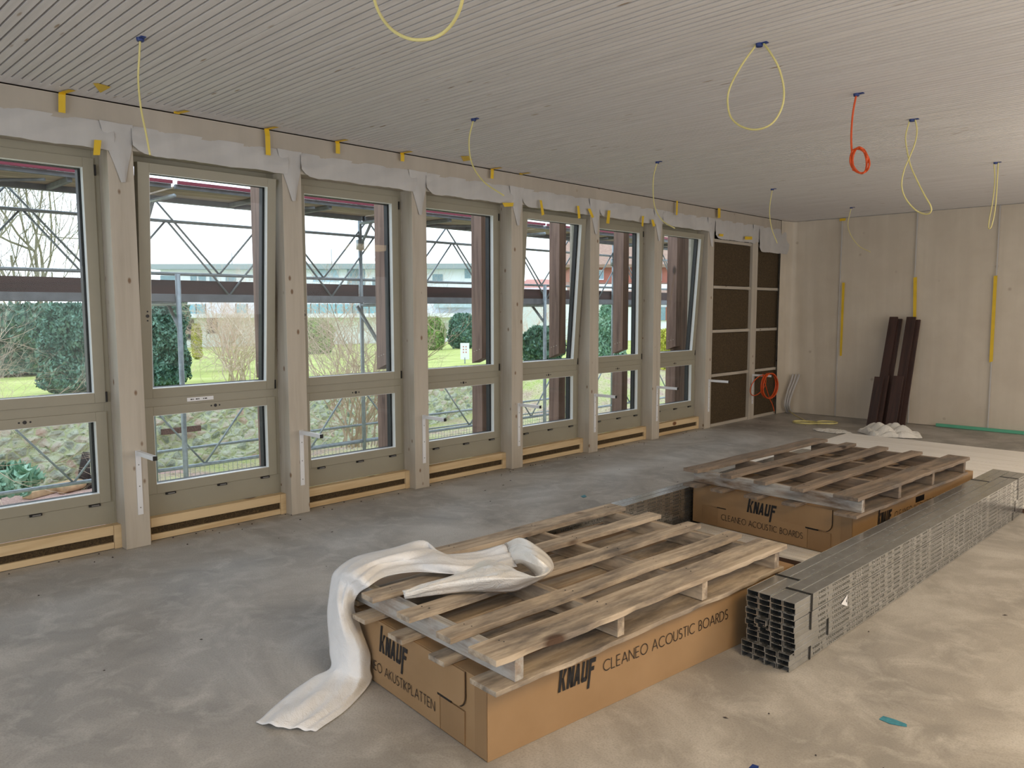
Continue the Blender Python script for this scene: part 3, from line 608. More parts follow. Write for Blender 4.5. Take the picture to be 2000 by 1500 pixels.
def carton(name, loc, rz, L, hgt, lines, lab, slots):
    t = empty(name, loc, rz, label=lab, cat='carton')
    n = 24; mb = MB(); Wd = 1.22
    # slightly soft box: the skins bow a little
    def face(fn, nu, nv):
        vs = [fn(i/nu, j/nv) for j in range(nv+1) for i in range(nu+1)]; mb.add(vs, [(j*(nu+1)+i, j*(nu+1)+i+1, (j+1)*(nu+1)+i+1, (j+1)*(nu+1)+i) for j in range(nv) for i in range(nu)])
    bow = lambda u, v: math.sin(u*math.pi)*math.sin(v*math.pi)
    face(lambda u, v: (-Wd+Wd*u, .004+.004*bow(u, v), hgt*v), 20, 6)
    face(lambda u, v: (.0+.002*bow(u, v), L*u, hgt*v), 20, 6)
    face(lambda u, v: (-Wd*u, L, hgt*v), 4, 2); face(lambda u, v: (-Wd, L*(1-u), hgt*v), 4, 2)
    face(lambda u, v: (-Wd+Wd*u, .004+(L-.004)*v, hgt), 12, 12); face(lambda u, v: (-Wd*u, L*v, 0.0), 2, 2)
    mb.build('box_body', M['card'], t)
    X = lambda u, v, e=-.0075: (u, e, v)
    # end flap with rounded lower corners
    r = .05; zt = hgt-.002; zf = hgt*.50; x0, x1 = -1.085, -.135
    out = [(x0, zt), (x0, zf+r)]+[(x0+r-r*math.cos(R(a)), zf+r-r*math.sin(R(a))) for a in range(15, 90, 15)]+[(x0+r, zf), (x1-r, zf)]+[(x1-r+r*math.sin(R(a)), zf+r-r*math.cos(R(a))) for a in range(15, 90, 15)]+[(x1, zf+r), (x1, zt)]
    fl = MB(); m_ = len(out); fl.add([(u, -.004, v) for u, v in out]+[(u, .004, v) for u, v in out], [tuple(range(m_)), tuple(range(m_, 2*m_))[::-1]]+[(i, m_+i, m_+(i+1) % m_, (i+1) % m_) for i in range(m_)])
    flo = fl.build('end_flap', M['card'], t)
    lo = MB(); lo.box(-1.0, -.30, -.003, .004, .004, zf+.001); lo.build('lower_flap', M['card'], t)
    for a_, b_, c_ in ((-.298, -.14, zf-.012), (-1.14, -1.002, zf-.012), (-.075, -.002, hgt-.004)): MB().box(a_, b_, -.001, .004, .003, c_).build('tuck_flap', M['card2'], t)
    sl = MB(); sl.box(-.315, -.225, -.0035, -.0005, zf-.010, zf+.003); sl.box(-1.005, -.93, -.0035, -.0005, zf-.008, zf+.002)
    ribbon(sl, [(x1+.003, zt), (x1+.003, zf+r)]+[(x1-r+r*math.sin(R(a))+.003, zf+r-r*math.cos(R(a))-.003) for a in range(75, 0, -15)], .004, lambda u, v: (u, -.0012, v))
    sl.build('slot', M['black'], t)
    logo(-.757, zf+.012, .225, hgt*.29, lambda u, v: (u, -.0065, v), t)
    thintext(lines, -.965, -.33, .062, .040, lambda u, v: (u, -.0065, v), 'line_print', t)
    Y = lambda u, v: (.0045, u, v)
    logo(.345, .152, .205, .085, Y, t); thintext('CLEANEO ACOUSTIC BOARDS', .60, 1.46, .160, .046, Y, 'line_print', t)
    if slots:
        MB().box(.0, .004, .94, 1.08, .215, .255).build('hand_hole', M['black'], t)
    return t
A1, A2 = R(-5.8), R(-5.0)
carton('front_carton', (3.60, 1.85, .001), A1, 2.05, .296, 'CLEANEO AKUSTIKPLATTEN', 'large brown cardboard carton in the foreground under the light pallet', False)
carton('rear_carton', (3.705, 4.95, .052), A2, 2.02, .296, 'CLEANEO ACOUSTIC BOARDS', 'large brown cardboard carton further back under the dark pallet', True)
# ------------------------------------------------------------ pallets
def pallet(loc, rz, pal, lab, seed, Lg=1.98, Wd=1.18):
    t = empty('pallet', loc, rz, label=lab, cat='pallet', group='wooden pallets on the cartons'); rnd = random.Random(seed)
    tops = [(-Wd, -Wd+.125), (-Wd+.30, -Wd+.39), (-Wd+.57, -Wd+.66), (-Wd+.835, -Wd+.925), (-.155, 0)]
    def board(x0, x1, z0, z1, y0, y1, nm):
        n = 26; vs = []; 
        rough = .006 if (x1-x0) > .13 else .002
        for i in range(n+1):
            y = y0+(y1-y0)*i/n; wv = rnd.uniform(-1, 1)*rough; wz = .002*math.sin(i*.5+seed+x0*9)
            vs += [(x0, y, z0+wz), (x1+wv, y, z0+wz), (x1+wv*.5, y, z1+wz), (x0, y, z1+wz)]
        fs = [(0, 1, 2, 3), (4*n+3, 4*n+2, 4*n+1, 4*n)]
        for i in range(n):
            for k in range(4): fs.append((4*i+k, 4*(i+1)+k, 4*(i+1)+(k+1) % 4, 4*i+(k+1) % 4))
        b = MB().add(vs, fs).build(nm, M[pal+'_y'], t, bevel=.0015)
        if nm == 'deck_board':
            nl = MB()
            for ys in (.13, .69, 1.29, 1.90):
                for dx in (.025, .06): nl.cyl((x0+dx+rnd.uniform(-.005, .01), ys-.02+rnd.uniform(-.01, .02), z1+.0005), 2, .003, .0015, 8)
            nl.build('nail_heads', M['black'], b)
    for x0, x1 in tops: board(x0, x1, .110, .134, .055 if x0 < -Wd+.01 and seed == 3 else rnd.uniform(-.01, .01), Lg+rnd.uniform(-.01, .015), 'deck_board')
    for x0, x1 in ((-Wd+.0, -Wd+.12), (-Wd+.23, -Wd+.33), (-Wd+.50, -Wd+.60), (-Wd+.77, -Wd+.87), (-.145, 0)): board(x0, x1, .001, .021, (.09 if x0 < -Wd+.01 and seed == 3 else .0)+rnd.uniform(-.01, .01), Lg-.02, 'bottom_board')
    for y in (.095, .655, 1.245, 1.885): MB().box(-Wd+.02, -.01, y, y+.042, .023, .110).build('stringer', M['stringer'] if y < .1 else M[pal+'_x'], t, bevel=.002)
    return t
pallet((3.70, 1.80, .299), R(-3.3), 'pallet', 'light weathered wooden pallet in the foreground, white membrane lying on it', 3)
pallet((3.778, 4.81, .351), R(-3.4), 'pallet_old', 'dark grey weathered wooden pallet further back', 8, 1.97, 1.27)
# ------------------------------------------------------------ metal profiles, strapped in bundles
def cprofile(L=3.95, w=.059, h=.0265, th=.0022):
    """C profile lying back up: web on top, flanges down with small inner lips"""
    mb = MB(); a = w/2-.0005
    pr = [(-a, 0), (-a, h-.0005), (a, h-.0005), (a, 0), (a-.014, 0), (a-.014, th*.6), (a-th, th*.6), (a-th, h-th), (-a+th, h-th), (-a+th, th*.6), (-a+.014, th*.6), (-a+.014, 0)]
    n = len(pr); vs = [(x, 0, z) for x, z in pr]+[(x, L, z) for x, z in pr]
    fs = [(i, (i+1) % n, n+(i+1) % n, n+i) for i in range(n)]; mb.add(vs, fs)
    for y in (0, L):
        s_ = 0 if y == 0 else n
        for q in ((0, 1, 8+1, 11), (1, 2, 7, 8), (2, 3, 4, 6)):
            pass
    # end rims (thin sheet thickness)
    e = [(0, 11, 10, 9, 8, 1), (1, 8, 7, 2), (2, 7, 6, 5, 4, 3)]
    mb.f += [tuple(f[::-1]) for f in e]; mb.m += [0]*3; mb.f += [tuple(i+n for i in f) for f in e]; mb.m += [0]*3
    me = mb.build('metal_profile', M['zinc'], bevel=.0012); return me
proto = cprofile(); fonts = None
def textmesh(name, s, size, mat):
    cu = bpy.data.curves.new(name, 'FONT'); cu.body = s; cu.size = size; cu.align_x = 'LEFT'; cu.resolution_u = 2
    o = bpy.data.objects.new(name, cu); COL.objects.link(o); dg = bpy.context.evaluated_depsgraph_get(); me = bpy.data.meshes.new_from_object(o.evaluated_get(dg)); bpy.data.objects.remove(o)
    me.materials.clear(); me.materials.append(mat); return me
row_txt = textmesh('printed_marking', 'KNAUF          70     59 07  2023-11-29  060032321    1.00H  100  M 4  CD 60/27  4000  M1  2023-11-29  060032321   1.00H   100   CD 60/27   4000   M1   EN 14195   2023-11-29   060032321   1.00H', .0185, M['greyprint'])
txw = max(v.co.x for v in row_txt.vertices)
# text runs from far to near and stands upside down on the visible flange
def bundle(loc, rz, cols, rows, side, labname, shiftf, first=[True]):
    base = Matrix.Translation(loc) @ Matrix.Rotation(rz, 4, 'Z')
    for r_ in range(rows):
        for c_ in range(cols):
            if first[0]: o = proto; first[0] = False
            else: o = proto.copy(); COL.objects.link(o)
            dx, dy = shiftf(r_, c_)
            o.matrix_world = base @ Matrix.Translation((-(cols-1-c_)*.0615-.031+dx, dy, r_*.0275))
            rowname = 'row %s from floor' % ['one', 'two', 'three', 'four', 'five', 'six', 'seven', 'eight', 'nine', 'ten', 'eleven', 'twelve'][r_]
            tag(o, 'galvanised profile in the %s, %s, column %s from left' % (labname, rowname, ['one', 'two', 'three', 'four'][c_]), 'metal profile', 'galvanised profiles in the '+labname)
            if (side == 'right' and c_ == cols-1):
                t = bpy.data.objects.new('printed_marking', row_txt); COL.objects.link(t); t.parent = o
                t.matrix_parent_inverse = Matrix(); L0 = .14
                # local frame: text x -> -y (reads from far to near), text y -> -z (upside down), faces +x
                sc = (3.75-L0)/txw
                t.matrix_local = Matrix(((0, 0, 1, .0302), (1, 0, 0, L0), (0, 1, 0, .0065), (0, 0, 0, 1))) @ Matrix.Diagonal((sc, 1, 1, 1)) if 0 else Matrix(((0, 0, 1, .0302), (-sc, 0, 0, 3.85), (0, -1, 0, .0205), (0, 0, 0, 1)))
            if side == 'left' and c_ == cols-1:
                t = bpy.data.objects.new('printed_marking', row_txt); COL.objects.link(t); t.parent = o; sc = 3.7/txw
                t.matrix_local = Matrix(((0, 0, 1, .0302), (-sc, 0, 0, 3.85), (0, -1, 0, .0205), (0, 0, 0, 1)))
def sh_r(r_, c_):
    lvl = r_//3; grp = c_//2
    dx = {0: (-.012, -.022)[1-grp] if 0 else (-.018 if grp == 0 else -.016), 1: (0.0 if grp == 0 else .004), 2: (.002 if grp == 0 else .006), 3: (.002 if grp == 0 else .004)}[lvl]
    dy = {0: -.0, 1: .012, 2: -.004, 3: .0}[lvl]+(.012 if grp == 0 else 0)+.004*math.sin(r_*3+c_*5)
    if (r_, c_) == (7, 1): dy -= .035
    return dx, dy
bundle((4.088, 3.283, .002), R(-1.6), 4, 12, 'right', 'right stack', sh_r)
bundle((2.435, 3.30, .002), R(-.6), 2, 11, 'left', 'left stack', lambda r_, c_: (.002*math.sin(r_*2), .01*math.sin(r_*3+c_)))
def strap(loc, rz, x0, x1, z0, z1, y, lab):
    t = MB(); o_ = .0016; w = .006
    t.box(x0, x1, y-w, y+w, z1, z1+o_); t.box(x1, x1+o_, y-w, y+w, z0, z1+o_); t.box(x0-o_, x0, y-w, y+w, z0, z1+o_); 
    o = t.build('strap', M['black']); o.location = loc; o.rotation_euler = (0, 0, rz)
    return tag(o, lab, 'strap', 'black plastic straps around the profile bundles')
for i, (z0, z1, y, dx) in enumerate(((.0, .0825, .20, -.016), (.0825, .165, .34, .004), (.165, .2475, .15, .006), (.2475, .330, .16, .004))):
    lv = ['lowest', 'second lowest', 'second highest', 'topmost'][i]
    strap((4.088, 3.283, .0015), R(-1.6), -.124+dx, dx+.0005, z0+.001, z1+.0005, y, 'black strap near the front end around the %s right hand bundle' % lv)
    strap((4.088, 3.283, .0015), R(-1.6), -.124+dx, dx+.0005, z0+.001, z1+.0005, 3.72-y*.3, 'black strap near the far end around the %s right hand bundle' % lv)
strap((4.088, 3.283, .0015), R(-1.6), -.246, -.1255, .2475, .3305, .30, 'black strap near the front end around the topmost left hand bundle of the right stack')
strap((4.088, 3.283, .0015), R(-1.6), -.246, -.1255, .2475, .3305, 3.4, 'black strap near the far end around the topmost left hand bundle of the right stack')
tk = MB(); tk.add([(0, 0, .0), (0, .07, .03), (0, .075, -.03)], [(0, 1, 2)]); tk.add([(.0005, .055, .0), (.0005, .066, .015), (.0005, .068, -.012)], [(0, 1, 2)], 1)
tag(tk.build('paper_label', [M['whitepaint'], M['ink']], loc=(4.108, 3.76, .200), rot=(0, 0, R(-1.6))), 'torn white paper label sticking out between metal profiles', 'label')
# ------------------------------------------------------------ white membrane thrown over the front pallet
def sheet(rows, nm, mat, parent, nseg=10, wrinkle=.006, seed=1, th=.0015, bulge=None):
    """rows: list of [ (px,py,z) ... ] in the photo, same count in each row"""
    rnd = random.Random(seed); G = []; nseg *= 2
    for row in rows: G.append([np.array(at(p[0], p[1], 2, p[2])) for p in row])
    # spline along the strip, then across
    nc = len(G[0]); cols = [spline([g[i] for g in G], 6) for i in range(nc)]; n = len(cols[0]); V = []
    for j in range(n):
        V.append(spline([cols[i][j] for i in range(nc)], nseg))
    m = len(V[0]); vs = []
    for j in range(n):
        for i in range(m):
            p = V[j][i].copy(); u_ = i/(m-1); wv_ = (u_*2.6+.25*math.sin(j*.11+seed)+.1*math.sin(j*.31))%1.0; cr_ = (abs(wv_-.42)/.58 if wv_ > .42 else (.42-wv_)/.42); am = (bulge or .022)*math.sin(math.pi*u_)**.5*(.6+.4*math.sin(j*.17+1)); p = p+np.array([.25, -.45, .75])*am*(cr_-.45) if p[2] > .012 else p; p[2] += wrinkle*(math.sin(i*.9+j*.23+seed)+.6*math.sin(i*.37-j*.41)); p[0] += wrinkle*.6*math.sin(j*.6+i*.3); p[2] = max(p[2], .004); vs.append(tuple(p))
    fs = [(j*m+i, j*m+i+1, (j+1)*m+i+1, (j+1)*m+i) for j in range(n-1) for i in range(m-1)]
    o = MB().add(vs, fs).build(nm, mat, parent, smooth=True)
    s = o.modifiers.new('thick', 'SOLIDIFY'); s.thickness = th; s.offset = 0
    return o
fb = empty('white_membrane', (0, 0, 0), label='white membrane strip draped over the front pallet and carton down to the floor', cat='membrane')
sheet([[(500, 1412, .004), (540, 1418, .02), (580, 1424, .01), (617, 1428, .004)],
       [(530, 1385, .004), (580, 1385, .03), (628, 1392, .02), (668, 1393, .004)],
       [(580, 1342, .01), (625, 1345, .04), (675, 1355, .03), (716, 1345, .004)],
       [(615, 1320, .02), (655, 1318, .05), (695, 1330, .05), (726, 1326, .02)],
       [(645, 1305, .03), (668, 1300, .09), (700, 1312, .08), (724, 1310, .06)],
       [(644, 1275, .10), (668, 1268, .16), (700, 1275, .16), (722, 1272, .14)],
       [(640, 1225, .20), (660, 1222, .27), (682, 1225, .27), (706, 1228, .23)],
       [(640, 1180, .29), (660, 1180, .36), (675, 1182, .36), (692, 1190, .31)],
       [(646, 1138, .38), (668, 1140, .42), (685, 1145, .42), (700, 1160, .39)],
       [(657, 1113, .44), (680, 1118, .48), (705, 1128, .48), (722, 1145, .45)],
       [(700, 1086, .46), (725, 1095, .50), (745, 1105, .47), (756, 1122, .46)],
       [(770, 1066, .48), (790, 1082, .50), (800, 1098, .47), (806, 1118, .46)],
       [(826, 1056, .50), (845, 1075, .48), (855, 1098, .50), (868, 1122, .455)],
       [(852, 1082, .46), (895, 1090, .47), (910, 1104, .49), (930, 1122, .455)],
       [(930, 1078, .47), (950, 1088, .47), (960, 1100, .48), (975, 1112, .46)],
       [(985, 1062, .52), (995, 1078, .50), (1005, 1092, .48), (1010, 1105, .46)]], 'draped_strip', M['fleece'], fb, 5, .004, 2)
sheet([[(985, 1060, .50), (990, 1075, .49), (1000, 1092, .48), (1008, 1102, .46)],
       [(1014, 1050, .57), (1018, 1070, .54), (1022, 1092, .52), (1020, 1104, .47)],
       [(1045, 1066, .56), (1048, 1085, .56), (1046, 1105, .52), (1040, 1118, .46)],
       [(1078, 1093, .50), (1072, 1108, .52), (1060, 1118, .50), (1048, 1130, .455)],
       [(1074, 1118, .48), (1060, 1125, .54), (1038, 1128, .52), (1020, 1125, .46)],
       [(1015, 1152, .445), (1012, 1130, .53), (1000, 1112, .53), (985, 1100, .46)],
       [(960, 1157, .44), (965, 1135, .52), (958, 1112, .54), (945, 1094, .47)],
       [(900, 1159, .44), (902, 1140, .50), (900, 1124, .51), (895, 1118, .46)],
       [(840, 1163, .44), (840, 1150, .48), (836, 1143, .485), (832, 1140, .46)],
       [(790, 1168, .435), (789, 1163, .455), (788, 1158, .46), (786, 1155, .46)]], 'foil_fold', M['foil'], fb, 5, .003, 5)
# crumpled plastic by the far wall
def crumple(cx, cy, rx, ry, hz, seed, nm, lab, mat):
    rnd = np.random.RandomState(seed); n = 26; vs = []
    ph = rnd.rand(8)*6
    for j in range(n+1):
        for i in range(n+1):
            u, v = i/n*2-1, j/n*2-1; rr = max(0, 1-(u*u+v*v)); z = hz*(rr**.6)*(.55+.45*abs(math.sin(5*u+ph[0]+2*v)))*(.6+.4*abs(math.sin(6*v+ph[1]-3*u)))
            k = max(abs(u), abs(v))/max(1e-6, math.hypot(u, v)) if (u or v) else 1
            x_, y_ = u*k, v*k; rr = max(0, 1-(x_*x_+y_*y_)); z = hz*(rr**.5)*(.5+.5*abs(math.sin(4*x_+ph[0]+3*y_)))*(.55+.45*abs(math.sin(5*y_+ph[1]-4*x_)))
            vs.append((x_*rx*(1+.12*math.sin(ph[2]+5*y_)), y_*ry*(1+.12*math.sin(ph[3]+4*x_)), z+.004+.006*rnd.rand()))
    fs = [(j*(n+1)+i, j*(n+1)+i+1, (j+1)*(n+1)+i+1, (j+1)*(n+1)+i) for j in range(n) for i in range(n)]
    return tag(MB().add(vs, fs).build(nm, M[mat], loc=(cx, cy, 0)), lab, 'plastic sheet')
crumple(2.02, 10.62, .36, .24, .17, 3, 'crumpled_plastic', 'crumpled white plastic film heap on the floor before the leaning boards', 'clear')
crumple(1.36, 10.40, .24, .16, .03, 5, 'flat_plastic', 'flat grey clear plastic film beside the crumpled heap', 'clear')
# tape scraps and dirt on the floor
tape_poly([(1717, 1404), (1725, 1398), (1748, 1405), (1771, 1414), (1771, 1419), (1742, 1414), (1738, 1413)], 2, .003, 'teal tape scrap lying alone on the beige floor at the right', 'teal tape scraps on the floor', 'blue_tape')
tape_poly([(1134, 969), (1142, 966), (1146, 970), (1139, 972)], 2, .003, 'tiny teal tape scrap on the grey floor left of the metal profiles', 'teal tape scraps on the floor', 'blue_tape')
tape_poly([(1462, 1500), (1470, 1492), (1482, 1496), (1480, 1506)], 2, .003, 'blue tape scrap at the bottom edge of the photo', 'teal tape scraps on the floor', 'blue_cap')
rnd = random.Random(9); db = MB()
for i in range(90):
    x, y = rnd.uniform(.2, 7.5), rnd.uniform(1.0, 11); s = rnd.uniform(.002, .005); a = rnd.uniform(0, 3); c_, s_ = math.cos(a), math.sin(a); l = s*rnd.uniform(1, 4)
    db.add([(x-c_*l, y-s_*l, .002), (x+s_*s, y-c_*s, .002), (x+c_*l, y+s_*l, .002), (x-s_*s, y+c_*s, .002), (x, y, .006)], [(0, 1, 4), (1, 2, 4), (2, 3, 4), (3, 0, 4)])
for i in range(60):
    k = rnd.randrange(0, 7); y = PY[k]+rnd.random()*1.1; x = .02+rnd.random()**2*.25-.08; s = rnd.uniform(.003, .007)
    db.add([(x-s, y-s, .002), (x+s, y-s, .002), (x+s, y+s, .002), (x-s, y+s, .002), (x, y, .008)], [(0, 1, 4), (1, 2, 4), (2, 3, 4), (3, 0, 4)])
tag(db.build('floor_debris', M['charred']), 'dark crumbs and splinters scattered over the floor', 'debris', kind='stuff')

# ============================================================ OUTSIDE
def sm(t): t = max(0, min(1, t)); return t*t*(3-2*t)
def lawn_z(x, y): return .30-.028*max(0, -x-7.5)
def slope_z(x, y):
    near = -1.0+.75*sm((y-7)/12); k = sm((-x-3.0)/4.2); far = near+(.28-near)*sm((y-11.6)/2.6)*1.0
    return near*(1-k)+(near+(far-near))*k+.03*math.sin(x*3)*math.cos(y*2)
def grid(x0, x1, y0, y1, nx, ny, fz, nm, mat):
    X_ = np.linspace(x0, x1, nx+1); Y_ = np.linspace(y0, y1, ny+1); vs = [(x, y, fz(x, y)) for y in Y_ for x in X_]
    fs = [(j*(nx+1)+i, j*(nx+1)+i+1, (j+1)*(nx+1)+i+1, (j+1)*(nx+1)+i) for j in range(ny) for i in range(nx)]
    return tag(MB().add(vs, fs).build(nm, mat, smooth=True), kind='structure')
grid(-7.52, -.30, -14, 60, 30, 160, slope_z, 'garden_slope', M['slope'])
grid(-120, -7.5, -60, 150, 40, 60, lawn_z, 'lawn', M['lawn'])
# --- rubble retaining wall
wv = []; ny_, nz_ = 150, 10
for j in range(nz_+1):
    for i in range(ny_+1):
        y = -14+26*i/ny_; z = -1.15+1.52*j/nz_; wv.append((-7.40+.05*math.sin(y*9+z*5)*math.sin(z*11+y*3)-.06*j/nz_, y, z+.03*math.sin(y*2.3)*(j == nz_)))
b_ = MB(); b_.add(wv, [(j*(ny_+1)+i, j*(ny_+1)+i+1, (j+1)*(ny_+1)+i+1, (j+1)*(ny_+1)+i) for j in range(nz_) for i in range(ny_)]); b_.box(-7.7, -7.42, -14, 12, .26, .36)
tag(b_.build('retaining_wall', M['stone']), 'mossy rubble stone retaining wall seen through the low window panes', 'stone wall')
# --- scaffold
XI, XO, Y0s, BAY = -1.85, -2.60, 0.49, 2.57
sc_ = empty('scaffold', (XI, 3.06, -1.0), label='grey steel scaffold with plank decks standing outside along the windows', cat='scaffold')
off = np.array([XI, 3.06, -1.0])
def sp(mb, nm, mat, smooth=False):
    o = mb.build(nm, mat, sc_, smooth=smooth); o.location = tuple(-off); return o
for k in range(0, 7):
    y = Y0s+BAY*k; zg = slope_z(XI, y)
    t = MB().tube([(XI, y, zg+.02), (XI, y, 1.98)], .0242, 12); sp(t, 'standard', M['galv_pole'], True)
    zg = slope_z(XO, y); sp(MB().tube([(XO, y, zg+.02), (XO, y, 3.3)], .0242, 12), 'standard', M['galv_pole'], True)
    m_ = MB(); m_.tube([(XI, y, 1.70), (XO, y, 1.70)], .02, 8); m_.tube([(XI, y, 2.70), (XO, y, 2.70)], .02, 8); m_.tube([(XI, y, -.28), (XO, y, -.28)], .02, 8)
    sp(m_, 'transom', M['galv_pole'], True)
    m_ = MB(); m_.tube([(XI, y, 1.45), (XI-.25, y, 1.70)], .018, 6); m_.tube([(XO, y, 2.42), (XO+.25, y, 2.70)], .018, 6); (m_.tube([(XO, y+.0, 1.2), (XO, y-.42, 1.70)], .022, 8) if k == 3 else None); m_.box(XO-.03, XO+.03, y-.04, y+.04, 2.38, 2.50)
    sp(m_, 'knee_brace', M['galv_pole'], True)
for k in range(-1, 6):
    ya, yb = Y0s+BAY*k+.02, Y0s+BAY*(k+1)-.02
    for z0, nm in ((1.723, 'deck'), (2.732, 'deck')):
        d = MB(); d.box(XO+.03, XO+.07, ya, yb, z0, z0+.07)
        if z0 < 2: d.box(XI-.07, XI-.02, ya, yb, z0, z0+.07)
        if z0 > 2: d.box(XO+.02, XO+.09, ya, yb, z0-.005, z0+.06); d.box(XI-.05, XI-.01, ya, yb, z0+.035, z0+.075)
        for q in range(1, 3): d.box(XO+.05, XI-.05, ya+(yb-ya)*q/3-.02, ya+(yb-ya)*q/3+.02, z0, z0+.04)
        if z0 > 2: d.tube([(XO+.06, ya+.9, z0+.0), (XI-.06, ya+1.5, z0+.0)], .014, 6)
        o = sp(d, nm, M['scaf_grey']); MB().box(XO+.07, (XO+XI)/2-.003, ya, yb, z0+.045, z0+.062).build('plank', M['scaf_plank'], o); MB().box((XO+XI)/2+.003, XI-.07, ya, yb, z0+.045, z0+.062).build('plank', M['scaf_plank'], o)
    sp(MB().box(XO-.05, XO-.02, ya, yb, 1.80, 1.95), 'toe_board', M['toe'])
    sp(MB().box(XI+.0, XI+.03, ya+.01, yb-.25*(k == 1), 2.806, 2.836), 'toe_board', M['red'])
    for z in (2.545, 2.013): sp(MB().tube([(XO, ya, z), (XO, yb, z)], .017, 8), 'guard_rail', M['galv_pole'], True)
    sp(MB().tube([(XO, ya, -.01), (XO, yb, -.01)], .019, 8), 'guard_rail', M['galv_pole'], True)
    # v shaped lattice of the guard frames
    v = MB()
    for q in range(2):
        yc_ = 3.815+1.285*(2*k-1+q)-.0
        for (zb_, zt_, dy, hw) in ((2.02, 2.735, 0, .63), (1.80, 2.54, .105, .63), (-.005, .82, -.235, .66)):
            v.tube([(XO, yc_+dy-hw, zt_), (XO, yc_+dy, zb_)], .011, 6); v.tube([(XO, yc_+dy+hw, zt_), (XO, yc_+dy, zb_)], .011, 6)
    sp(v, 'lattice', M['galv_pole'], True)
p1, p2 = at(697, 598, 0, XO+.03), at(737, 665, 0, XO+.03); sp(MB().tube([p1, p1+(p2-p1)*2.6], .024, 8), 'diagonal_brace', M['galv_pole'], True)
# --- dark stained timber fins
for k in range(0, 8):
    y = PY[k]+1.19
    f = empty('timber_fin', (-.60, y, 0), label='dark stained timber fin outside %s' % ['the first window from the left', 'the second window from the left', 'the third window from the left', 'the fourth window from the left', 'the fifth window from the left', 'the sixth window from the left', 'the seventh window, beside wide boards', 'the first insulated bay'][k], cat='timber post', group='dark stained timber fins on the outer face')
    u = MB(); u.add([(-.10, 0, 1.06), (.06, 0, 1.12), (.06, .12, 1.12), (-.10, .12, 1.06), (-.10, 0, 3.3), (.06, 0, 3.3), (.06, .12, 3.3), (-.10, .12, 3.3)], [(3, 2, 1, 0), (4, 5, 6, 7), (0, 1, 5, 4), (1, 2, 6, 5), (2, 3, 7, 6), (3, 0, 4, 7)])
    uo = u.build('upper_board', M['darkwood_z'], f, bevel=.003)
    h_ = MB()
    for q in range(3): h_.tube([(-.06+.04*q, -.004, 1.19+.012*q), (-.06+.04*q, .0, 1.19+.012*q)], .004, 8)
    h_.build('screw_heads', M['zinc_rim'], uo)
    MB().box(-.10, .06, 0, .12, -1.0, 1.03).build('lower_board', M['darkwood_z'], f, bevel=.003)
tag(MB().box(-.72, -.55, PY[6]+1.33, PY[6]+1.62, -1, 3.3).build('cladding_board', M['darkwood_z'], bevel=.003), 'wide dark stained board beside the last window outside', 'board')
# --- foliage
def foliage(nm, lab, cat, base, rx, h, mat, n=3500, leaf=.06, prof=None, seed=0, stems=None, group=None, ry=None, noisy=.10):
    rs = np.random.RandomState(seed); ry = ry or rx
    e = empty(nm, base, label=lab, cat=cat)
    if group: e['group'] = group
    prof = prof or (lambda t: math.sin(math.pi*min(1, t*.9+.08))**.6)
    u = rs.rand(n)**.9; th_ = rs.rand(n)*2*np.pi; pr = np.array([prof(t) for t in u])
    lump = 1+noisy*np.sin(th_*3+u*9+seed)+noisy*.6*np.sin(th_*7-u*17); rad = pr*lump*(1-.22*rs.rand(n)**2)
    C_ = np.stack([rad*rx*np.cos(th_), rad*ry*np.sin(th_), u*h+.02], 1)
    d1 = rs.randn(n, 3); d1[:, 2] = np.abs(d1[:, 2])+.4; d1 /= np.linalg.norm(d1, axis=1)[:, None]; d2 = np.cross(d1, rs.randn(n, 3)); d2 /= np.linalg.norm(d2, axis=1)[:, None]
    L_ = leaf*(.6+.8*rs.rand(n))[:, None]
    V = np.stack([C_-d2*L_*.45, C_+d1*L_*1.1, C_+d2*L_*.45, C_-d1*L_*.5], 1).reshape(-1, 3)
    mb = MB(); mb.add(V.tolist(), [(4*i, 4*i+1, 4*i+2, 4*i+3) for i in range(n)])
    # inner body so that the crown is not hollow
    q = 14; r_ = 16; vs = []
    for j in range(q+1):
        t = j/q; pr_ = prof(t)*.80
        for i in range(r_): a = 2*math.pi*i/r_; l = 1+noisy*math.sin(a*3+t*9+seed); vs.append((pr_*l*rx*math.cos(a), pr_*l*ry*math.sin(a), t*h*.97+.02))
    mb.add(vs, [(j*r_+i, j*r_+(i+1) % r_, (j+1)*r_+(i+1) % r_, (j+1)*r_+i) for j in range(q) for i in range(r_)])
    mb.build('leaves', M[mat], e)
    MB().tube([(0, 0, 0), (0, 0, h*.4)], .04, 6).build('trunk', M['bark'], e)
    return e
def gz(p): p = np.array(p); p[2] = lawn_z(p[0], p[1]) if p[0] < -7.5 else slope_z(p[0], p[1]); return p
colp = lambda t: (min(1, t*7+.45))*(1-max(0, t-.72)**1.6*3.2)
ballp = lambda t: math.sqrt(max(0, 1-(2*min(1, t*.85+.12)-1)**2))
def onlawn(px, py, x=None):
    """lawn point seen at a pixel"""
    d = at(px, py, 2, 0)-CAM; d = d/abs(d[0])
    if x is None:
        # z along ray meets lawn_z
        for X in np.linspace(-7.6, -110, 2000):
            t = (CAM[0]-X); p = CAM+d*t
            if p[2] < lawn_z(X, 0): return gz(p)
        return gz(p)
    return gz(CAM+d*(CAM[0]-x))
foliage('yew', 'tall dark green columnar yew seen in the first window', 'tree', gz(at(140, 750, 0, -8.6)),   .46, 1.45, 'yew', 9000, .045, colp, 1)
foliage('yew', 'tall dark green columnar yew behind the scaffold pole in the second window', 'tree', gz(at(312, 740, 0, -8.4)), .46, 1.45, 'yew', 9000, .045, colp, 2)
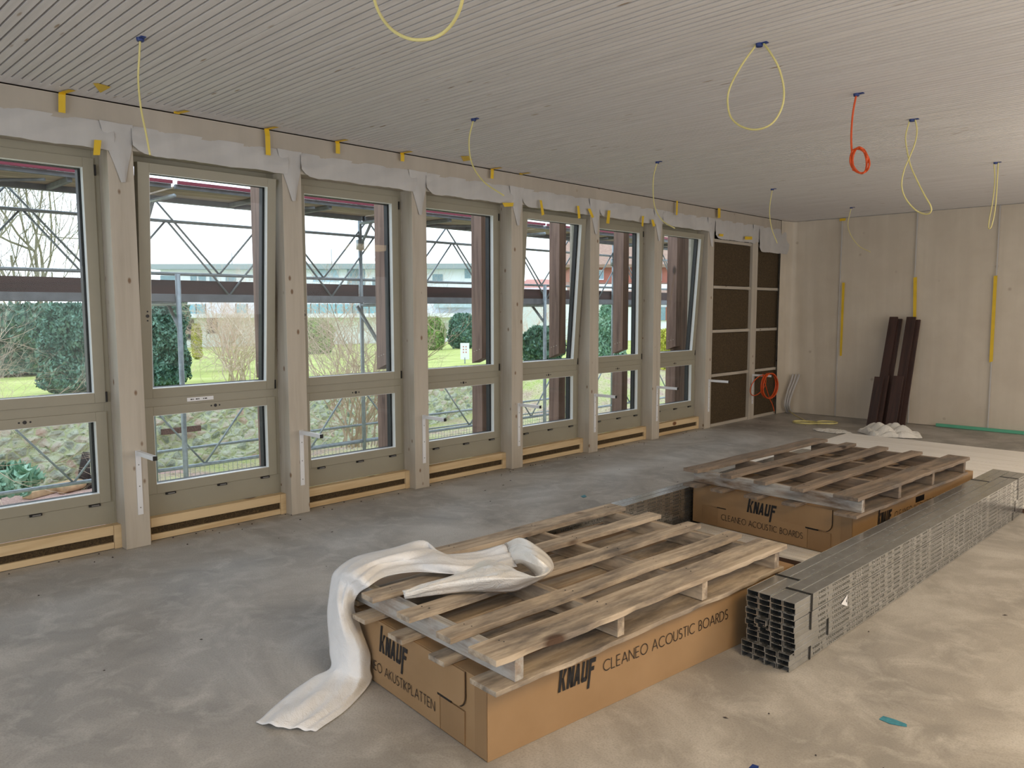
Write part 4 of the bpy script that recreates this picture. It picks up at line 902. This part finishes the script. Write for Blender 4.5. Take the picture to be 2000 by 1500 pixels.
foliage('yew_hedge', 'dark loose evergreen behind the bare branches in the first window', 'hedge', gz(at(70, 700, 0, -17)), 1.5, 1.75, 'hedge', 7000, .09, colp, 3, ry=2.2)
foliage('golden_thuja', 'small golden upright thuja before the white building', 'shrub', gz(at(384, 664, 0, -22)), .17, 1.25, 'gold', 1500, .05, colp, 4)
foliage('round_shrub', 'rounded green shrub at the left in the third window', 'shrub', gz(at(622, 690, 0, -22)), .62, 1.35, 'box', 2600, .09, ballp, 5)
foliage('round_shrub', 'bright green shrub at the left in the fourth window', 'shrub', gz(at(846, 694, 0, -20)), .52, 1.35, 'box', 2600, .08, ballp, 6)
foliage('round_shrub', 'larger dark green shrub behind the white sign', 'shrub', gz(at(905, 694, 0, -20)), .66, 1.5, 'yew', 3200, .08, ballp, 7)
foliage('round_shrub', 'dark green bush low behind the scaffold pole in the fifth window', 'shrub', at(1060, 712, 0, -8), .55, .95, 'hedge', 2600, .07, ballp, 8)
foliage('fir_tree', 'blue green conifer filling the sixth window', 'tree', at(1185, 745, 0, -8), .62, 2.2, 'fir', 5200, .08, lambda t: (1-t)**.55*min(1, t*6+.5), 9)
foliage('golden_hedge', 'yellow green hedge bush in the seventh window', 'shrub', at(1298, 745, 0, -6), .62, 1.35, 'gold', 3600, .06, ballp, 10)
foliage('far_hedge', 'hazy green tree before the white building at the left of the second window', 'tree', gz(at(312, 640, 0, -40)), 1.5, 3.6, 'hedge', 2600, .22, ballp, 11)
foliage('plant', 'bluish low plant at the foot of the stone wall', 'plant', at(8, 968, 0, -6.2), .42, .35, 'fir', 700, .08, ballp, 12)
# --- bare trees and bushes
def grow(mb, p, d, L, r, depth, rs, spread, seg=3, twist=.25, up=.12):
    pts = [np.array(p)]; dd = np.array(d, float)
    for i in range(seg):
        dd = dd+rs.randn(3)*twist; dd[2] += up; dd /= np.linalg.norm(dd); pts.append(pts[-1]+dd*L/seg)
    mb.tube(pts, [r*(1-.4*i/seg) for i in range(seg+1)], 5 if r > .02 else 3, caps=False)
    if depth <= 0: return
    for k in range(rs.randint(2, 4)):
        t = rs.randint(1, seg+1); nd = dd+rs.randn(3)*spread; nd /= np.linalg.norm(nd); grow(mb, pts[t], nd, L*rs.uniform(.6, .82), r*.6, depth-1, rs, spread, seg, twist, up)
def baretree(nm, lab, base, h, r, depth, seed, mat='bark', spread=.55, twist=.2, up=.1, nst=1, cat='tree', lean0=(0, 0, 1)):
    rs = np.random.RandomState(seed); e = empty(nm, base, label=lab, cat=cat); mb = MB()
    for s in range(nst):
        d = np.array(lean0, float)+rs.randn(3)*(.05 if nst == 1 else .34); d[2] = abs(d[2])+.5; d /= np.linalg.norm(d)
        grow(mb, rs.randn(3)*(.0 if nst == 1 else .12)*np.array([1, 1, 0]), d, h*.4, r, depth, rs, spread, 4, twist, up)
    mb.build('branches', M[mat], e); return e
baretree('bare_tree', 'mossy bare tree in the middle of the first window', gz(at(92, 690, 0, -20)), 8.5, .055, 7, 21, spread=.6, twist=.10, up=.2, nst=4)
baretree('bare_tree', 'mossy bare tree at the left edge of the first window', gz(at(12, 690, 0, -19)), 8.5, .055, 7, 22, spread=.6, twist=.10, up=.2, nst=4)
baretree('curly_bare_tree', 'curly bare tree before the white building in the fourth window', gz(at(800, 690, 0, -16)), 4.2, .10, 6, 23, mat='twig', spread=.75, twist=.42, up=.03)
baretree('bare_bush', 'pale bare bush in the right half of the second window', gz(at(465, 745, 0, -8.3)), 2.3, .012, 6, 24, 'twig', .6, .2, .06, 22, 'bush')
baretree('bare_bush', 'reddish bare bush further back in the second window', gz(at(455, 690, 0, -13)), 2.6, .012, 6, 25, 'twig_red', .5, .2, .08, 20, 'bush')
baretree('bare_bush', 'big bare bush rising through both panes of the third window', at(700, 872, 0, -4.3)-np.array([0, 0, 0]), 3.2, .014, 6, 26, 'twig', .5, .18, .10, 24, 'bush')
baretree('bare_bush', 'thin bare branches reaching across the first window from the left', (-5.6, .9, -.6), 3.6, .012, 6, 27, 'twig', .5, .16, .03, 9, 'bush', (-.2, .9, .5))
baretree('bare_bush', 'brown bare bushes at the left of the fifth window', at(1040, 735, 0, -13), 3.2, .02, 6, 28, 'twig_red', .5, .2, .06, 10, 'bush')
# --- sign, barriers, wood on the ground
p = at(908, 712, 0, -9.5); s_ = empty('garden_sign', gz(p), label='white notice board on a thin pole on the lawn', cat='sign')
sgz = .0; top = at(908, 670, 0, -9.5)[2]-s_.location[2]; bot = at(908, 702, 0, -9.5)[2]-s_.location[2]
MB().tube([(0, 0, 0), (0, 0, bot+.05)], .018, 8).build('pole', M['galv_pole'], s_)
a_ = R(43); ux = np.array([math.cos(a_), math.sin(a_)])*.115; b_ = MB(); nrm = np.array([math.sin(a_), -math.cos(a_)])*.012
def sgn(u, z, o=0): return (ux[0]*u+nrm[0]*o, ux[1]*u+nrm[1]*o, z)
b_.add([sgn(-1, bot, 1), sgn(1, bot, 1), sgn(1, top, 1), sgn(-1, top, 1), sgn(-1, bot, -1), sgn(1, bot, -1), sgn(1, top, -1), sgn(-1, top, -1)], [(0, 1, 2, 3), (7, 6, 5, 4), (0, 4, 5, 1), (1, 5, 6, 2), (2, 6, 7, 3), (3, 7, 4, 0)])
bd = b_.build('board', M['whitepaint'], s_); pr = MB(); hh = top-bot
for i in range(3):
    for j in range(2): zc = bot+hh*(.78-.17*i); uc = -.3+.6*j; pr.add([sgn(uc-.16, zc-.018, 1.2), sgn(uc+.16, zc-.018, 1.2), sgn(uc+.12, zc+.018, 1.2), sgn(uc-.12, zc+.018, 1.2)], [(0, 1, 2, 3)])
pr.build('pictograms', plain('faded_red_print', srgb(196, 128, 128), .6), bd)
for i in range(4):
    y = 3.0+i*2.05; x = -3.75; zt = -.02+.02*i; f = MB()
    z0 = slope_z(x, y)+.08
    for yy in (y, y+1.98): f.tube([(x, yy, z0-.06), (x, yy, zt)], .018, 8)
    f.tube([(x, y, zt), (x, y+1.98, zt)], .018, 8); f.tube([(x, y, z0), (x, y+1.98, z0)], .014, 8); f.tube([(x, y, zt-.22), (x, y+1.98, zt-.22)], .012, 8)
    e = empty('barrier_fence', (0, 0, 0), label='light grey mesh barrier outside, %s from the left' % ['first', 'second', 'third', 'fourth'][i], cat='fence', group='mesh barriers on the slope')
    f.build('rail_frame', M['galv_pole'], e, smooth=True); w_ = MB()
    for q in range(1, 33): w_.tube([(x, y+q*.06, z0), (x, y+q*.06, zt-.22)], .003, 3)
    for q in range(1, 5): w_.tube([(x, y, z0+(zt-.22-z0)*q/5), (x, y+1.98, z0+(zt-.22-z0)*q/5)], .003, 3)
    w_.build('wire_mesh', M['galv_pole'], e)
def lie(nm, lab, cat, a, b, wd_, th_, mat):
    a, b = np.array(a), np.array(b); d = b-a; L = np.linalg.norm(d); rz = math.atan2(d[1], d[0])
    return tag(MB().box(0, L, -wd_/2, wd_/2, 0, th_).build(nm, M[mat], loc=tuple(a), rot=(0, -math.asin(d[2]/L), rz), bevel=.01), lab, cat)
a = at(52, 975, 2, -.98); b = at(150, 948, 2, -.98); lie('wooden_plank', 'split timber slab lying on the wood chips below the first window', 'plank', (a[0], a[1], -.98), (b[0], b[1], -.98), .16, .10, 'straw')
a = at(118, 965, 2, -.98); tag(MB().tube([(a[0], a[1], -.90), (a[0]-.15, a[1]+.35, -.90)], .08, 12).build('log', M['straw'], smooth=True), 'short cut log lying beside the timber slab', 'log')
a = at(147, 940, 2, -.95)+np.array([.45, 0, 0]); st_ = MB(); st_.tube([(a[0], a[1], -1.0), (a[0], a[1], -.75), (a[0]+.02, a[1]+.03, -.45)], [.11, .08, .05], 9); st_.tube([(a[0]+.2, a[1]+.2, -1), (a[0]+.1, a[1]+.12, -.72)], .04, 7)
tag(st_.build('charred_stump', M['charred'], smooth=True), 'charred black stump standing before the stone wall', 'stump')
a = at(316, 846, 0, -7.30); b = at(392, 840, 0, -7.30); tag(MB().box(-7.34, -7.28, a[1], b[1], a[2]-.03, a[2]+.06).build('rusty_beam', plain('rusty_bark', srgb(96, 74, 66), .9, var=.5, scale=40)), 'rusty brown bar fixed across the stone wall', 'bar')
tag(grid(-7.3, -4.6, -2, 5.2, 4, 4, lambda x, y: -.985, 'wood_chips', plain('reddish_wood_chips', srgb(190, 158, 148), .9, var=.35, scale=60)), kind='structure')
# --- houses
def house(nm, lab, px0, px1, depth, zbot, ztop, thick=8):
    """box whose facade stands square to the hall's diagonal; returns the thing and a drawing helper in facade metres"""
    o = atd(px0, 605, depth); o[2] = 0; e = empty(nm, (o[0], o[1], 0), YAW, label=lab, cat='building'); wd_ = (px1-px0)/F_PX*depth
    return e, wd_, (lambda px: (px-px0)/F_PX*depth), (lambda py: CAM[2]+(605-py)/F_PX*depth)
e, wd_, U, Z = house('white_building', 'long white flat roofed apartment building beyond the lawn', 255, 1010, 50, -1, 5)
g0 = -1.1
# facade axis is rotated: local +x runs along the picture, local +y away from the viewer
MB().box(0, wd_, 0, 9, g0, Z(596)).build('lower_storey', M['render'], e)
MB().box(U(300), wd_, 1.2, 9, Z(596), Z(524)).build('upper_storey', M['render'], e)
MB().box(U(290), wd_+.4, .4, 9.4, Z(524), Z(514)).build('roof_slab', plain('pale_grey_roof_edge', srgb(150, 160, 164), .7, var=.04), e)
MB().box(0, wd_, -.9, 0, Z(619), Z(611)).build('balcony_slab', M['render'], e)
for a, b in ((358, 412), (470, 492), (598, 742)):
    m_ = MB(); n_ = max(1, round((b-a)/16.5))
    for i in range(n_): m_.box(U(a+(b-a)*i/n_)+.03, U(a+(b-a)*(i+1)/n_)-.03, -.88, -.85, Z(611), Z(593))
    o = m_.build('balcony_glass', M['cyan_glass'], e)
    m_ = MB()
    for i in range(n_+1): m_.box(U(a+(b-a)*i/n_)-.03, U(a+(b-a)*i/n_)+.03, -.9, -.83, Z(612), Z(592))
    m_.build('balcony_post', M['dark'], o)
for a, b, c_, d in ((300, 330, 536, 550), (360, 372, 532, 560), (376, 390, 532, 560), (398, 412, 532, 560), (430, 450, 534, 556), (604, 655, 525, 548), (672, 707, 523, 560), (722, 740, 540, 562), (842, 862, 534, 552), (906, 918, 520, 542)):
    MB().box(U(a), U(b), 1.15, 1.22, Z(d), Z(c_)).build('window', M['win_dark'] if a not in (604,) else plain('blue_awning', srgb(176, 200, 216), .7), e)
for a, b, c_, d in ((362, 378, 622, 662), (404, 424, 618, 650), (864, 878, 630, 655)):
    MB().box(U(a), U(b), -.05, .02, Z(d), Z(c_)).build('window', M['dark'] if a != 864 else M['flap'], e)
MB().box(U(850), U(930), -.8, 0, Z(600), Z(592)).build('canopy', plain('pale_blue_canopy', srgb(180, 198, 210), .6), e)
for px, z in ((424, 487), (629, 480)): MB().tube([(U(px), 3, Z(515)), (U(px), 3, Z(z))], .05, 6).build('chimney_pipe', M['flap'], e)
e, wd_, U, Z = house('tiled_house', 'brown tiled house with white windows behind the sixth and seventh windows', 1120, 1400, 42, -1, 5)
MB().box(0, wd_, .5, 8, -1.2, Z(555)).build('lower_storey', M['render'], e); MB().box(0, wd_, 1.6, 8, Z(556), Z(518)).build('upper_storey', M['render_red'], e)
m_ = MB(); m_.add([(-.3, 1.2, Z(518)), (wd_+.3, 1.2, Z(518)), (wd_+.3, 5, Z(430)), (-.3, 5, Z(430)), (-.3, 9, Z(518)), (wd_+.3, 9, Z(518))], [(0, 1, 2, 3), (3, 2, 5, 4), (0, 3, 4), (1, 5, 2)]); m_.box(-.4, wd_+.4, 1.0, 1.2, Z(521), Z(515)); m_.build('roof', M['tile_brown'], e)
MB().add([(-.3, -.1, Z(576)), (wd_+.3, -.1, Z(576)), (wd_+.3, 1.7, Z(549)), (-.3, 1.7, Z(549)), (-.3, -.1, Z(580)), (wd_+.3, -.1, Z(580))], [(0, 1, 2, 3), (4, 5, 1, 0)]).build('skirt_roof', M['tile_brown'], e)
for a, b, c_, d in ((1163, 1185, 525, 545), (1205, 1225, 525, 545), (1290, 1302, 525, 547)):
    w_ = MB().box(U(a), U(b), 1.5, 1.6, Z(d), Z(c_)).build('window', M['render'], e); m_ = MB()
    for i in range(4): m_.box(U(a+(b-a)*(i+.12)/4), U(a+(b-a)*(i+.88)/4), 1.46, 1.5, Z(d-2), Z(c_+2))
    m_.build('pane', M['win_dark'], w_)
w_ = MB().box(U(1289), U(1303), .4, .5, Z(626), Z(600)).build('window', M['win_dark'], e); MB().box(U(1303), U(1311), .38, .5, Z(626), Z(600)).build('shutter', M['render_red'], e)
e, wd_, U, Z = house('red_roof_house', 'low house with pinkish red tiled roof in the fifth window', 1015, 1090, 60, -1, 5)
MB().box(0, wd_, 0, 6, -1.3, Z(562)).build('wall', M['render'], e)
MB().add([(-.5, -.3, Z(568)), (wd_+.5, -.3, Z(568)), (wd_-.6, 3, Z(543)), (.6, 3, Z(543)), (-.5, 6, Z(568)), (wd_+.5, 6, Z(568))], [(0, 1, 2, 3), (3, 2, 5, 4), (0, 3, 4), (1, 5, 2)]).build('roof', M['tile_red'], e)
m_ = MB().box(0, wd_, -.4, -.3, Z(578), Z(566)).build('awning', plain('red_fascia', srgb(226, 120, 110), .7), e)
e, wd_, U, Z = house('white_shed', 'small white building behind the trees in the first window', -60, 20, 38, -1, 5)
MB().box(0, wd_, 0, 5, -1.2, Z(615)).build('wall', M['render'], e); MB().box(-.2, wd_+.2, -.2, 5, Z(615), Z(605)).build('roof', M['tile_red'], e)
